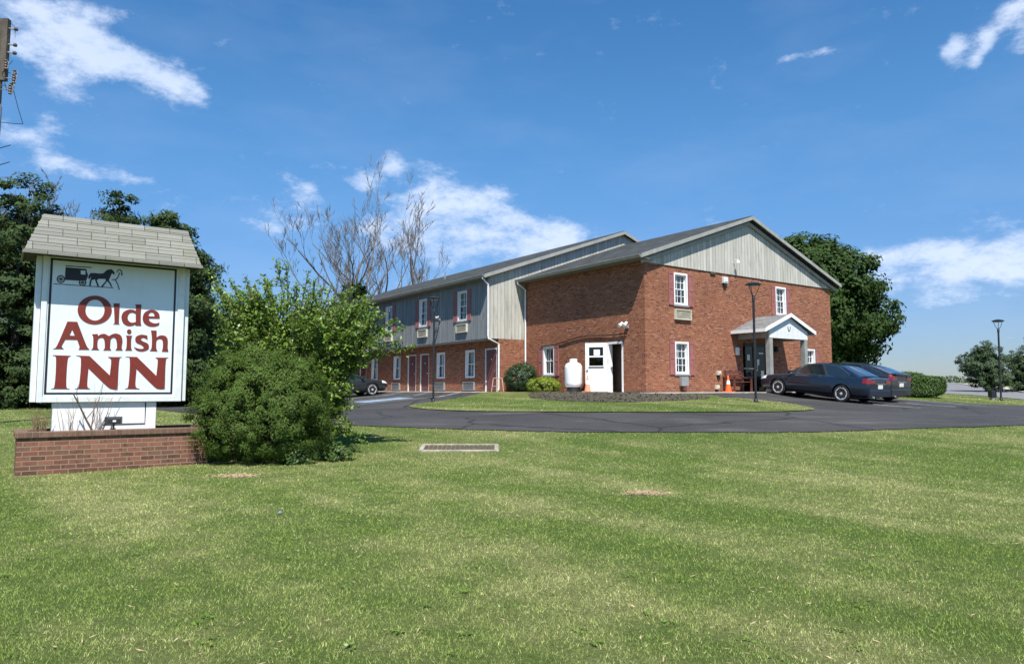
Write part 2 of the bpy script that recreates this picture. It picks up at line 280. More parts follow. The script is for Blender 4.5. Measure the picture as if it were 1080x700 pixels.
# ------------------------------------------------------------------ mesh helpers
COL = scene.collection
def link(o, parent=None):
    COL.objects.link(o)
    if parent is not None: o.parent = parent
    return o
def tag(o, label=None, cat=None, group=None, kind=None):
    if label: o['label'] = label
    if cat: o['category'] = cat
    if group: o['group'] = group
    if kind: o['kind'] = kind
    return o
def empty(name, loc=(0, 0, 0), rz=0.0):
    o = bpy.data.objects.new(name, None); COL.objects.link(o); o.location = loc; o.rotation_euler = (0, 0, rz); o.empty_display_size = .3; return o
def copy_tree(o, parent=None):
    c = o.copy(); COL.objects.link(c); c.parent = parent
    for ch in list(o.children): copy_tree(ch, c)
    return c
class MB:
    def __init__(s): s.v = []; s.f = []; s.fm = []; s.mi = 0
    def add(s, vs, fs):
        n = len(s.v); s.v += [tuple(map(float, q)) for q in vs]; s.f += [tuple(i+n for i in f) for f in fs]; s.fm += [s.mi]*len(fs); return s
    def box(s, x0, x1, y0, y1, z0, z1):
        return s.add([(x0, y0, z0), (x1, y0, z0), (x1, y1, z0), (x0, y1, z0), (x0, y0, z1), (x1, y0, z1), (x1, y1, z1), (x0, y1, z1)],
                     [(0, 3, 2, 1), (4, 5, 6, 7), (0, 1, 5, 4), (1, 2, 6, 5), (2, 3, 7, 6), (3, 0, 4, 7)])
    def prism(s, poly, d, lo, hi):
        """poly: 2-D points counter-clockwise; d: axis index it is extruded along ('x','y','z')"""
        n = len(poly)
        def P(a, b, t): return {'x': (t, a, b), 'y': (a, t, b), 'z': (a, b, t)}[d]
        v = [P(a, b, lo) for a, b in poly] + [P(a, b, hi) for a, b in poly]
        f = [tuple(range(n-1, -1, -1)), tuple(range(n, 2*n))] + [(i, (i+1) % n, n+(i+1) % n, n+i) for i in range(n)]
        return s.add(v, f)
    def tube(s, pts, rad, n=8, cap=True):
        pts = [Vector(p) for p in pts]; rad = rad if isinstance(rad, (list, tuple)) else [rad]*len(pts)
        v = []; pu = None
        for i, p in enumerate(pts):
            d = (pts[min(i+1, len(pts)-1)]-pts[max(i-1, 0)]).normalized()
            if pu is None: pu = d.orthogonal().normalized()
            a = (pu - d*pu.dot(d)); a = a.normalized() if a.length > 1e-5 else d.orthogonal().normalized(); pu = a; b = d.cross(a)
            for k in range(n):
                t = 2*math.pi*k/n; v.append(p+(a*math.cos(t)+b*math.sin(t))*rad[i])
        f = [(i*n+k, i*n+(k+1) % n, (i+1)*n+(k+1) % n, (i+1)*n+k) for i in range(len(pts)-1) for k in range(n)]
        if cap: f += [tuple(range(n-1, -1, -1)), tuple((len(pts)-1)*n+k for k in range(n))]
        return s.add(v, f)
    def lathe(s, prof, n=24, c=(0, 0, 0), axis='z'):
        v = []
        for r, z in prof:
            for k in range(n):
                t = 2*math.pi*k/n; a, b = r*math.cos(t), r*math.sin(t)
                v.append({'z': (c[0]+a, c[1]+b, c[2]+z), 'y': (c[0]+a, c[1]+z, c[2]+b), 'x': (c[0]+z, c[1]+a, c[2]+b)}[axis])
        m_ = len(prof)
        f = [(i*n+k, i*n+(k+1) % n, (i+1)*n+(k+1) % n, (i+1)*n+k) for i in range(m_-1) for k in range(n)]
        f += [tuple(range(n-1, -1, -1)), tuple((m_-1)*n+k for k in range(n))]
        return s.add(v, f)
    def quad(s, *p): return s.add(p, [tuple(range(len(p)))])
    def build(s, name, mat, parent=None, smooth=False, bevel=0, loc=None, rz=None, fix=True, seg=2):
        me = bpy.data.meshes.new(name); me.from_pydata(s.v, [], s.f)
        mats = mat if isinstance(mat, (list, tuple)) else [mat]
        for q in mats: me.materials.append(M[q] if isinstance(q, str) else q)
        for p, i in zip(me.polygons, s.fm): p.material_index = i
        if fix:
            bm = bmesh.new(); bm.from_mesh(me); bmesh.ops.recalc_face_normals(bm, faces=bm.faces); bm.to_mesh(me); bm.free()
        if smooth:
            for p in me.polygons: p.use_smooth = True
            me.set_sharp_from_angle(angle=R(38))
        o = bpy.data.objects.new(name, me); link(o, parent)
        if bevel:
            b = o.modifiers.new('bevel', 'BEVEL'); b.width = bevel; b.segments = seg; b.limit_method = 'ANGLE'; b.angle_limit = R(40)
        if loc: o.location = loc
        if rz is not None: o.rotation_euler = (0, 0, rz)
        return o
def big_mesh(name, verts, faces_n, mat, parent=None, smooth=False):
    """verts: (N*k,3) array, each k consecutive vertices one face"""
    me = bpy.data.meshes.new(name); nv = len(verts); k = faces_n; nf = nv//k
    me.vertices.add(nv); me.vertices.foreach_set('co', np.ascontiguousarray(verts, dtype=np.float32).ravel())
    me.loops.add(nv); me.loops.foreach_set('vertex_index', np.arange(nv, dtype=np.int32))
    me.polygons.add(nf); me.polygons.foreach_set('loop_start', np.arange(0, nv, k, dtype=np.int32))
    try: me.polygons.foreach_set('loop_total', np.full(nf, k, dtype=np.int32))
    except Exception: pass
    me.update(calc_edges=True); me.materials.append(M[mat] if isinstance(mat, str) else mat)
    o = bpy.data.objects.new(name, me); return link(o, parent)
def leaves(name, C, Nrm, size, mat, parent=None, aspect=.55, seed=0, droop=0.0):
    rg = np.random.default_rng(seed); n = len(C)
    Nrm = Nrm/np.maximum(np.linalg.norm(Nrm, axis=1, keepdims=True), 1e-6)
    r = rg.normal(size=(n, 3)); r[:, 2] -= droop; t = r-(r*Nrm).sum(1, keepdims=True)*Nrm; t /= np.maximum(np.linalg.norm(t, axis=1, keepdims=True), 1e-6)
    b = np.cross(Nrm, t); s = (size*rg.uniform(.6, 1.35, n))[:, None] if np.isscalar(size) else size[:, None]
    v = np.empty((n, 4, 3)); v[:, 0] = C-t*s*.5; v[:, 1] = C+b*s*aspect*.5-t*s*.05-Nrm*s*.08; v[:, 2] = C+t*s*.5-Nrm*s*.05; v[:, 3] = C-b*s*aspect*.5-t*s*.05-Nrm*s*.08
    return big_mesh(name, v.reshape(-1, 3), 4, mat, parent)

# ------------------------------------------------------------------ terrain
CX, CY, BZ = 5.261, 28.0, 1.465; PH = R(35.6); UX, UY = math.cos(PH), math.sin(PH)
def W(u, v): return CX+u*UX-v*UY, CY+u*UY+v*UX
G = np.array([(0, 0), (1.6, .02), (2.6, .2), (5, .38), (6.5, .5), (8.6, .6), (12, .72), (20, .85), (40, .95)])
LAWN = np.array([(-200, -3), (-20, -.6), (0, 0), (10, .16), (13.5, .24), (17, .5), (20, .66), (30, .7)])
RISE = np.array([(32, 0), (41, .5), (60, 1.15), (100, 1.75), (300, 3.6), (1500, 14), (4000, 16)])
def sm(x, a, b): t = np.clip((x-a)/(b-a), 0, 1); return t*t*(3-2*t)
def zg(x, y):
    x = np.asarray(x, float); y = np.asarray(y, float); a = x-CX; c = y-CY; u = a*UX+c*UY; v = -a*UY+c*UX
    def rd(u0, u1, v0, v1): return np.hypot(np.maximum(np.maximum(u0-u, u-u1), 0), np.maximum(np.maximum(v0-v, v-v1), 0))
    d = np.minimum(rd(0, 13.3, 0, 42), rd(-1.6, 0, 8, 42))
    b = 1.44-np.interp(d, G[:, 0], G[:, 1])+np.interp(y, RISE[:, 0], RISE[:, 1])*sm(x, 12, 20)
    w = sm(y, 15.5, 22)
    return np.interp(y, LAWN[:, 0], LAWN[:, 1])*(1-w)+b*w
def gz(x, y): return float(zg(x, y))
XS = np.concatenate([[-3000, -1000, -400, -200, -100, -60, -45, -36], np.arange(-30, 45.1, .5), [50, 60, 80, 120, 200, 400, 1000, 3000]])
YS = np.concatenate([[-200, -60, -20], np.arange(-6, 62.1, .5), [66, 72, 80, 90, 100, 120, 150, 200, 300, 450, 700, 1000, 1500, 2500, 4000]])
def ground():
    X, Y = np.meshgrid(XS, YS); rg = np.random.default_rng(5); Z = zg(X, Y); nx, ny = len(XS), len(YS)
    me = bpy.data.meshes.new('lawn_ground'); v = np.stack([X, Y, Z], -1).reshape(-1, 3)
    f = [(j*nx+i, j*nx+i+1, (j+1)*nx+i+1, (j+1)*nx+i) for j in range(ny-1) for i in range(nx-1)]
    me.from_pydata(v.tolist(), [], f); me.materials.append(M['soil'])
    for p in me.polygons: p.use_smooth = True
    return tag(link(bpy.data.objects.new('lawn_ground', me)), kind='structure')
ground()
def smooth_poly(pts, k=5, closed=True):
    n = len(pts); out = []
    for i in range(n):
        p0, p1, p2, p3 = [Vector(pts[(i+j) % n]) for j in (-1, 0, 1, 2)]
        for j in range(k):
            t = j/k; out.append(.5*((2*p1)+(p2-p0)*t+(2*p0-5*p1+4*p2-p3)*t*t+(3*p1-p0-3*p2+p3)*t**3))
    return [(q.x, q.y) for q in out]
def sheet(name, poly, dz, mat, jag=0.0, seed=1, step=.5):
    rn = random.Random(seed)
    if jag: poly = [(x+rn.uniform(-jag, jag), y+rn.uniform(-jag, jag)) for x, y in poly]
    bm = bmesh.new(); vs_ = [bm.verts.new((x, y, 0)) for x, y in poly]; bm.faces.new(vs_)
    x0, x1 = min(p[0] for p in poly), max(p[0] for p in poly); y0, y1 = min(p[1] for p in poly), max(p[1] for p in poly)
    for A, lo, hi, no in ((XS, x0, x1, (1, 0, 0)), (YS, y0, y1, (0, 1, 0))):
        for c in A:
            if lo < c < hi:
                bmesh.ops.bisect_plane(bm, geom=bm.verts[:]+bm.edges[:]+bm.faces[:], plane_co=(c, c, 0), plane_no=no)
    for v in bm.verts: v.co.z = gz(v.co.x, v.co.y)+dz
    bmesh.ops.recalc_face_normals(bm, faces=bm.faces)
    me = bpy.data.meshes.new(name); bm.to_mesh(me); bm.free(); me.materials.append(M[mat])
    if len(me.polygons) and me.polygons[0].normal.z < 0: me.flip_normals()
    for p in me.polygons: p.use_smooth = True
    return tag(link(bpy.data.objects.new(name, me)), kind='structure')
near_edge = [(-4.07, 18.65), (-3.36, 18.41), (-2.14, 17.98), (-.09, 17.5), (1.37, 17.26), (3.27, 17.16), (5.45, 17.16), (7.3, 17.24), (9.62, 17.73), (11.5, 18.12), (13.28, 18.59)]
rn = random.Random(3); dense = []
for (a, b), (c, d) in zip(near_edge, near_edge[1:]):
    for k in range(6): t = k/6; dense.append((a+(c-a)*t, b+(d-b)*t+rn.uniform(-.06, .06)))
LOT = [(-9, 22.5), (-5.5, 19.6)]+dense+[(13.28, 18.59), (20, 20.3), (45, 27.1), (45, 33), (30, 30.1), (21.66, 30.24), (20.3, 30.58), (18.8, 30.9), (17, 31.6), (15.8, 33.4), W(13.8, -1.2), W(-1, -1.2), W(-1.2, 1), W(-1.4, 7.7), W(-2.2, 8.4), W(-2.4, 41), W(-16, 41), W(-15, 12)]
sheet('asphalt_lot', LOT, .02, 'asphalt')
ISLAND = smooth_poly([(-3.95, 27.45), (-3.0, 25.3), (-1.24, 22.95), (1.41, 21.4), (3.98, 20.95), (6.11, 20.95), (8.03, 21.3), (9.3, 22.2), (9.8, 23.4), (9.7, 24.7), (9.0, 26.2), (7.6, 26.9), (5.9, 26.3), (5.0, 26.2), (3.9, 27.3), (1.9, 30.3), (-.3, 32.6), (-1.6, 31.6), (-2.9, 29.3)], 4)
sheet('grass_island', ISLAND, .045, 'soil', .03)
MULCH = smooth_poly([(4.6, 26.6), (3.6, 27.6), (1.9, 30.2), (.9, 30.9), (.7, 29.2), (1.4, 26.6), (2.6, 24.6), (4.1, 23.9), (5.6, 24.3), (6.8, 25.3), (7.2, 26.3), (5.8, 26.2)], 5)
sheet('mulch_bed', MULCH, .06, 'mulch', .08)
sheet('far_road', [(26, 26), (26.3, 46), (38, 70), (80, 145), (165, 290), (175, 290), (89.6, 145), (45.4, 70), (34.3, 48), (34.3, 26)], .03, 'road')
sheet('road_pavement', [(34.34, 26), (34.34, 48), (45.44, 70), (89.64, 145), (175.1, 290), (177.5, 290), (91.5, 145), (46.9, 70), (35.7, 48), (35.7, 26)], .09, 'concrete')
def walk():
    mb = MB()
    for (u0, u1, v0, v1) in ((-1.35, 14.2, -1.45, -.01), (-1.35, -.01, -.01, 7.97), (-3.0, -1.54, 7.97, 35)):
        mb.box(u0, u1, v0, v1, -.3, 0)
    return tag(mb.build('concrete_walk', 'concrete', loc=(CX, CY, BZ), rz=PH, bevel=.015), kind='structure')
walk()
def paint(name, pts, mat, dz=.026): return sheet(name, pts, dz, mat)
M['faded_white'] = plain('faded_road_paint', (.42, .43, .43), .9, .25, 3); M['faded_blue'] = plain('faded_blue_paint', (.20, .27, .36), .9, .25, 3)
for i in range(7):
    u0 = -8.2; v0 = 8.6+i*2.9; paint('parking_line', [W(u0, v0), W(-3.2, v0), W(-3.2, v0+.1), W(u0, v0+.1)], 'faded_white')
paint('painted_bay', [W(-7.6, 9.4), W(-5.2, 9.4), W(-5.2, 10.9), W(-7.6, 10.9)], 'faded_blue', .025)
for i in range(3): u0 = 6.2+i*2.75; paint('parking_line', [W(u0, -7.4), W(u0+.1, -7.4), W(u0+.1, -2.0), W(u0, -2.0)], 'faded_white')

# ------------------------------------------------------------------ motel building
bld = tag(empty('motel_building', (CX, CY, BZ), PH), 'two storey red brick motel with grey siding gable and long rear wing', 'building')
def Z(z): return z-BZ
def wall(axis, c, a0, a1, z0, z1, holes, thick, mat, name, inward=1):
    """axis 'x': wall in the plane y=c running along x, 'y': in the plane x=c running along y; thickness grows inward"""
    mb = MB(); As = sorted({a0, a1, *[h[0] for h in holes], *[h[1] for h in holes]}); Zs = sorted({z0, z1, *[h[2] for h in holes], *[h[3] for h in holes]})
    P = (lambda a, d, z: (a, c+d*inward, z)) if axis == 'x' else (lambda a, d, z: (c+d*inward, a, z))
    inh = lambda a, z: any(h[0] < a < h[1] and h[2] < z < h[3] for h in holes)
    for A, B in zip(As, As[1:]):
        for C, D in zip(Zs, Zs[1:]):
            if inh((A+B)/2, (C+D)/2): continue
            mb.quad(P(A, 0, C), P(B, 0, C), P(B, 0, D), P(A, 0, D)); mb.quad(P(A, thick, C), P(A, thick, D), P(B, thick, D), P(B, thick, C))
    for (A, B, C, D) in holes+[(a0, a1, z0, z1)]:
        for p, q in (((A, C), (B, C)), ((B, C), (B, D)), ((B, D), (A, D)), ((A, D), (A, C))):
            mb.quad(P(p[0], 0, p[1]), P(q[0], 0, q[1]), P(q[0], thick, q[1]), P(p[0], thick, p[1]))
    return mb.build(name, mat, bld, fix=False)
# window kit: local x = width, -y = towards the viewer, z up, origin = centre of the bottom of the opening
def window_proto(w, h, cols=3, rows=2, depth=.11, curtain='pulled', sill=True, seed=0):
    f = MB(); cw = .055
    f.box(-w/2-.02, -w/2+cw, -.022, depth+.03, -.0, h+.02); f.box(w/2-cw, w/2+.02, -.022, depth+.03, 0, h+.02)
    f.box(-w/2+cw+.001, w/2-cw-.001, -.024, depth+.03, h-cw, h+.022); f.box(-w/2+cw+.001, w/2-cw-.001, -.024, depth+.03, -.0, cw)
    x0, x1 = -w/2+cw, w/2-cw; zm = h/2
    for (za, zb, y) in ((cw, zm+.02, depth-.02), (zm-.02, h-cw, depth)):      # lower sash stands in front of the upper one
        s = .035
        f.box(x0, x0+s, y-.02, y+.018, za, zb); f.box(x1-s, x1, y-.02, y+.018, za, zb); f.box(x0+s, x1-s, y-.021, y+.017, za, za+s); f.box(x0+s, x1-s, y-.021, y+.017, zb-s, zb)
        for i in range(1, cols):
            x = x0+(x1-x0)*i/cols; f.box(x-.011, x+.011, y-.012, y+.008, za+s, zb-s)
        for i in range(1, rows):
            z = za+(zb-za)*i/rows; f.box(x0+s, x1-s, y-.013, y+.007, z-.011, z+.011)
    fr = f.build('window', 'white', bld)
    MB().quad((x0, depth+.019, cw), (x1, depth+.019, cw), (x1, depth+.019, h-cw), (x0, depth+.019, h-cw)).build('pane', 'glass', fr, fix=False)
    rn = random.Random(seed); c = MB()
    def drape(xa, xb, xa2, xb2):
        n = 12; v = []; 
        for j in range(7):
            t = j/6; pinch = math.sin(math.pi*min(1, t*1.3))**2 if curtain == 'pulled' else 0
            for i in range(n+1):
                s = i/n; x = (xa+(xb-xa)*s)*(1-t)+(xa2+(xb2-xa2)*s)*t; v.append((x, depth+.10+.018*math.sin(i*2.4+seed), h-.03-(h-.06)*t))
        c.add(v, [(j*(n+1)+i, j*(n+1)+i+1, (j+1)*(n+1)+i+1, (j+1)*(n+1)+i) for j in range(6) for i in range(n)])
    if curtain == 'pulled': drape(x0, -.02, x0, x0+.14); drape(.02, x1, x1-.14, x1)
    elif curtain == 'closed': drape(x0, x1, x0, x1)
    elif curtain == 'sides': drape(x0, x0+.17, x0, x0+.17); drape(x1-.17, x1, x1-.17, x1)
    c.build('curtain', 'curtain', fr, smooth=True, fix=False)
    if sill: MB().box(-w/2-.07, w/2+.07, -.05, -.0, -.075, -.003).build('sill', 'grey_metal', fr, bevel=.006)
    return fr
def shutters(fr, w, h, sw=.30, lou=False, mat='shutter'):
    for s in (-1, 1):
        x = s*(w/2+.045+sw/2); m_ = MB()
        m_.box(x-sw/2, x-sw/2+.05, -.045, -.006, -.04, h+.03); m_.box(x+sw/2-.05, x+sw/2, -.045, -.006, -.04, h+.03)
        for za, zb in ((-.04, .04), (h*.47, h*.47+.07), (h-.05, h+.03)): m_.box(x-sw/2+.05, x+sw/2-.05, -.044, -.006, za, zb)
        m_.box(x-sw/2+.05, x+sw/2-.05, -.030, -.006, .04, h*.47); m_.box(x-sw/2+.05, x+sw/2-.05, -.030, -.006, h*.47+.07, h-.05)
        m_.build('shutter', mat, fr)
def ac_proto(w=.98, h=.42, mat='beige_metal'):
    f = MB(); d = .10
    f.box(-w/2, w/2, -d, .02, 0, .035); f.box(-w/2, w/2, -d, .02, h-.035, h); f.box(-w/2, -w/2+.035, -d, .02, .035, h-.035); f.box(w/2-.035, w/2, -d, .02, .035, h-.035)
    a = f.build('air_conditioner', mat, bld)
    g_ = MB(); g_.box(-w/2+.036, w/2-.036, -.03, .0, .036, h-.036)
    n = 8
    for i in range(n):
        z = .05+(h-.1)*i/(n-1); g_.add([(-w/2+.04, -d+.015, z-.012), (w/2-.04, -d+.015, z-.012), (w/2-.04, -.05, z+.014), (-w/2+.04, -.05, z+.014)], [(0, 1, 2, 3)])
    g_.build('grille', mat, a, fix=False); return a
def put(proto, used, loc, rz):
    o = proto if proto.name not in used else copy_tree(proto, bld)
    used.add(proto.name); o.location = loc; o.rotation_euler = (0, 0, rz); return o
USED = set(); SIDE = R(-90)
W1 = 13.32                                             # width of the front block
fw, fh = .80, 1.30
front_holes = [(2.12, 5.06), (9.10, 5.06), (2.12, 2.21), (11.38, 2.21)]      # centre u, bottom z
holes = [(c-fw/2, c+fw/2, Z(z), Z(z)+fh) for c, z in front_holes]+[(6.15, 8.15, .0, Z(3.66))]
wall('x', 0, 0, W1, -.6, Z(6.63), holes, .25, 'brick', 'front_wall')
V1 = 7.98
side_holes = [(5.70, 6.50, Z(2.24), Z(2.24)+1.30), (1.25, 2.14, .0, Z(3.53))]
wall('y', 0, .251, V1, -.6, Z(6.63)+.25, side_holes, .25, 'brick', 'side_wall')
wall('y', W1, .251, V1, -.6, Z(6.63)+.2, [], .25, 'brick', 'side_wall', -1)
# gable siding, front block
PK = 9.24; EV = 6.63
mb = MB(); mb.prism([(-.06, Z(6.63)), (W1+.06, Z(6.63)), (W1+.06, Z(6.86)), (W1/2, Z(PK)), (-.06, Z(6.86))], 'y', -.045, .12); mb.build('gable_siding', 'siding', bld, fix=True)
def gable_roof(name, uL, zL, uP, zP, uR, v0, v1, mat, th=.16):
    m_ = MB()
    m_.prism([(uL, zL), (uP, zP), (uP, zP+th), (uL, zL+th*.75)], 'y', v0, v1); m_.prism([(uP, zP), (uR, zL), (uR, zL+th*.75), (uP, zP+th)], 'y', v0, v1)
    return m_.build(name, mat, bld)
slope = (PK-6.92)/(W1/2)
uE = -.50
rf = gable_roof('front_roof', uE, Z(PK-slope*(W1/2-uE)), W1/2, Z(PK), W1-uE, -.32, V1+.1, 'shingle')
def rake(uL, zL, uP, zP, v0, wd=.13, th=.04, root=rf, name='rake_board', uR=None, mat='trim'):
    m_ = MB(); uR = 2*uP-uL if uR is None else uR
    m_.prism([(uL, zL-wd), (uP, zP-wd), (uP, zP+.03), (uL, zL+.03)], 'y', v0-th, v0); m_.prism([(uP, zP-wd), (uR, zL-wd), (uR, zL+.03), (uP, zP+.03)], 'y', v0-th, v0)
    return m_.build(name, mat, root)
zE = Z(PK-slope*(W1/2-uE)); rake(uE, zE+.10, W1/2, Z(PK)+.10, -.32)
rake(uE+.2, zE+.07-.16, W1/2, Z(PK)-.13, -.10, .12, .05)
# drip edge line on top of the rake, soffit + fascia + gutter on the left eave
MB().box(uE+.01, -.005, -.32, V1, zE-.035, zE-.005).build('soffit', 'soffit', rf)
def gutter(u, z, v0, v1, name='gutter', mat='trim'):
    m_ = MB(); p = [(u-.10, z), (u-.02, z-.10), (u+.03, z-.10), (u+.03, z+.02), (u+.018, z+.02), (u+.018, z-.085), (u-.015, z-.085), (u-.085, z+.02), (u-.10, z+.02)]
    m_.prism(p, 'y', v0, v1); return m_.build(name, mat, bld)
gutter(uE-.02, zE+.09, -.33, V1-.02)
# -------- wing
WU, WL, WR, WV = -2.12, -1.53, 15.36, 34.5
upw = [10.30, 14.34, 18.55, 22.5, 26.6, 30.7]
uh = [(v-.43, v+.43, Z(4.97), Z(4.97)+1.46) for v in upw]
ws_ = wall('y', WU, V1+.12, WV, Z(3.97), Z(6.98), uh, .2, 'siding_shade', 'upper_wing_wall')
low = [('d', 8.62), ('w', 10.50), ('w', 13.42), ('d', 15.22), ('d', 16.72), ('w', 18.62), ('w', 21.75), ('d', 23.5), ('d', 24.95), ('w', 26.9), ('w', 29.8), ('d', 31.6)]
lh = [((v-.41, v+.41, Z(2.16), Z(2.16)+1.36) if k == 'w' else (v-.48, v+.48, 0.0, Z(3.53))) for k, v in low]
wall('y', WL, V1+.2, WV, -.6, Z(3.97), lh, .2, 'brick', 'lower_wing_wall')
wall('x', V1, WL, -.005, -.6, Z(3.97), [], .2, 'brick', 'wing_end_brick')
mb = MB(); mb.box(WL-.0, WL+.2, V1+.19, V1+.2, 0, .1)
PKW = 10.02; sw_ = .352
mb = MB(); mb.prism([(WU, Z(3.97)), (-.003, Z(3.97)), (-.003, Z(PKW-sw_*(6.62))), (WU, Z(PKW-sw_*(6.62-WU)))], 'y', V1-.005, V1+.115); mb.build('wing_end_siding', 'siding', bld)
mb = MB(); mb.prism([(.0, Z(6.4)), (WR, Z(6.4)), (WR, Z(PKW-sw_*(WR-6.62))), (6.62, Z(PKW)), (0, Z(PKW-sw_*6.62))], 'y', V1-.005, V1+.115); mb.build('wing_gable_siding', 'siding', bld)
MB().box(WU+.01, WL-.01, V1+.12, WV, Z(3.965)-.05, Z(3.965)).build('overhang_soffit', 'soffit', bld)
MB().box(WR-.2, WR, V1+.12, WV, -.6, Z(6.9)).build('wing_back_wall', 'brick', bld); MB().box(WU, WR, WV, WV+.2, -.6, Z(6.9)).build('wing_far_wall', 'brick', bld)
uW = -2.50; zW = Z(PKW-sw_*(6.62-uW))
rw = gable_roof('wing_roof', uW, zW, 6.62, Z(PKW), 2*6.62-uW, V1-.22, WV+.4, 'shingle')
rake(uW, zW+.10, 6.62, Z(PKW)+.10, V1-.22, .14, root=rw)
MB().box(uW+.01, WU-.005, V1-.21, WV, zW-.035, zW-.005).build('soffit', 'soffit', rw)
gutter(uW-.02, zW+.09, V1-.24, WV)
# corner boards and mid-band flashing
MB().box(-.03, .05, -.06, -.0, 0, .01)
# interior: floors, back partitions so the rooms are dark behind the glass
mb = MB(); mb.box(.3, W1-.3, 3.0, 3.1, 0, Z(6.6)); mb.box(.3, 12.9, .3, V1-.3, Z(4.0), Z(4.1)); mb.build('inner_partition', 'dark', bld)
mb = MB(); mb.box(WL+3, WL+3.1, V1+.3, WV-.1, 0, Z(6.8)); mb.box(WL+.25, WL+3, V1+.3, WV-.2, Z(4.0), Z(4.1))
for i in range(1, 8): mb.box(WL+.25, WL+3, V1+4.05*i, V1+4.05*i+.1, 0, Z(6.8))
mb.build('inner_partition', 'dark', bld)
# windows
pf = window_proto(fw, fh, 3, 2, curtain='pulled', seed=1); shutters(pf, fw, fh)
for c, z in (front_holes[2], front_holes[0]): put(pf, USED, (c, 0, Z(z)), 0)
pf2 = window_proto(fw, fh, 3, 2, curtain='closed', seed=4); shutters(pf2, fw, fh)
for c, z in (front_holes[1], front_holes[3]): put(pf2, USED, (c, 0, Z(z)), 0)
ps = window_proto(.80, 1.30, 2, 1, curtain='sides', seed=2); shutters(ps, .80, 1.30); put(ps, USED, (0, 6.10, Z(2.24)), SIDE)
pu = window_proto(.86, 1.46, 2, 2, curtain='closed', seed=3); shutters(pu, .86, 1.46, .34)
for v in upw: put(pu, USED, (WU, v, Z(4.97)), SIDE)
pl = window_proto(.82, 1.36, 2, 1, curtain='closed', seed=5, sill=False)
pac = ac_proto(); pac2 = ac_proto(1.02, .42, 'grey_metal')
def door_proto():
    f = MB(); w, h = .96, Z(3.53)
    f.box(-w/2-.01, -w/2+.04, -.02, .12, 0, h+.01); f.box(w/2-.04, w/2+.01, .0, .12, 0, h+.01); f.box(-w/2+.04, w/2-.04, -.021, .12, h-.045, h+.011)
    fr = f.build('door_frame', 'white_dirty', bld)
    d = MB(); d.box(-w/2+.042, w/2-.042, .03, .075, .02, h-.047); d.build('door_leaf', 'door_red', fr)
    k = MB(); k.lathe([(.012, -.05), (.012, .0), (.03, -.055), (.033, -.07), (.02, -.085)][:2]+[(.03, -.05)][:0], 10, (w/2-.13, .03, 1.0), 'y'); k.lathe([(.018, -.075), (.034, -.06), (.03, -.04), (.012, -.03)], 12, (w/2-.13, .03, 1.0), 'y'); k.build('handle', 'chrome', fr, smooth=True)
    n = MB(); n.box(-.04, .04, .022, .03, 1.52, 1.58); n.build('room_plate', 'white', fr)
    return fr
pd = door_proto()
for k, v in low:
    if k == 'w': put(pl, USED, (WL, v, Z(2.16)), SIDE)
    else: put(pd, USED, (WL, v, 0), SIDE)
for v in upw: put(pac, USED, (WU, v, Z(4.38)), SIDE)
for k, v in low:
    if k == 'w': put(pac2, USED, (WL, v+.05, .07), SIDE)
a = copy_tree(pac, bld); a.location = (2.18, 0, Z(4.44)); a.rotation_euler = (0, 0, 0)
# downspouts
def spout(pts): MB().tube(pts, .042, 8).build('downspout', 'white', bld, smooth=True)
spout([(uW-.05, V1-.14, zW+.0), (uW-.05, V1-.14, zW-.06), (WU-.06, V1-.06, zW-.32), (WU-.06, V1-.055, Z(4.1)), (WU-.04, V1-.06, Z(3.95)), (WL-.04, V1-.06, Z(3.72)), (WL-.04, V1-.06, .12), (WL-.14, V1-.1, .05)])
spout([(uE-.05, V1-.2, zE), (uE-.05, V1-.2, zE-.1), (-.06, V1-.14, zE-.35), (-.06, V1-.14, .12), (-.16, V1-.2, .05)])
# side service door, opened outwards, with its white frame
f = MB(); f.box(-.03, .20, 2.14-.06, 2.14+.01, 0, Z(3.53)); f.box(-.03, .20, 1.24, 1.31, 0, Z(3.53)); f.box(-.032, .20, 1.31, 2.08, Z(3.53)-.07, Z(3.53)+.01)
sf = f.build('service_door_frame', 'white', bld)
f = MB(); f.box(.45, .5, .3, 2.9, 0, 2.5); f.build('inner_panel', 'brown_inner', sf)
th = R(38)                                             # swing of the leaf
leaf = MB(); wv_, hv = .92, 2.04
leaf.box(0, wv_, -.022, .022, 0, 1.08); leaf.box(0, .16, -.022, .022, 1.08, 1.86); leaf.box(wv_-.16, wv_, -.022, .022, 1.08, 1.86); leaf.box(0, wv_, -.022, .022, 1.86, hv); leaf.box(.16, wv_-.16, -.020, .020, 1.44, 1.50)
lf = leaf.build('open_door_leaf', 'white', sf, loc=(-.05, 2.14, .02), rz=math.atan2(math.cos(th), -math.sin(th)))
MB().box(.161, wv_-.161, -.006, .006, 1.08, 1.86).build('door_pane', 'dark_glass', lf)
MB().box(.30, .56, -.009, -.0065, 1.52, 1.76).add([(.30, .0095, 1.52), (.56, .0095, 1.52), (.56, .0095, 1.76), (.30, .0095, 1.76)], [(0, 1, 2, 3)]).build('paper_notice', 'white', lf)
MB().box(.14, wv_-.14, .022, .035, .99, 1.04).box(.14, wv_-.14, -.035, -.022, .99, 1.04).build('sill_ledge', 'black', lf)
MB().lathe([(.02, -.05), (.035, -.04), (.035, .0)], 10, (wv_-.08, -.02, .88), 'y').lathe([(.035, 0), (.035, .04), (.02, .05)], 10, (wv_-.08, .02, .88), 'y').build('handle', 'black', lf, smooth=True)
# hose / conduit sagging across the side wall
pts = [(-.05, 6.6-5.6*t, Z(3.58)+.30*t+.10*math.sin(3.1*t)-.05*math.sin(9*t)) for t in [i/24 for i in range(25)]]
MB().tube(pts, .028, 6).build('wall_conduit', plain('brown_conduit', (.06, .032, .022), .7), bld, smooth=True)
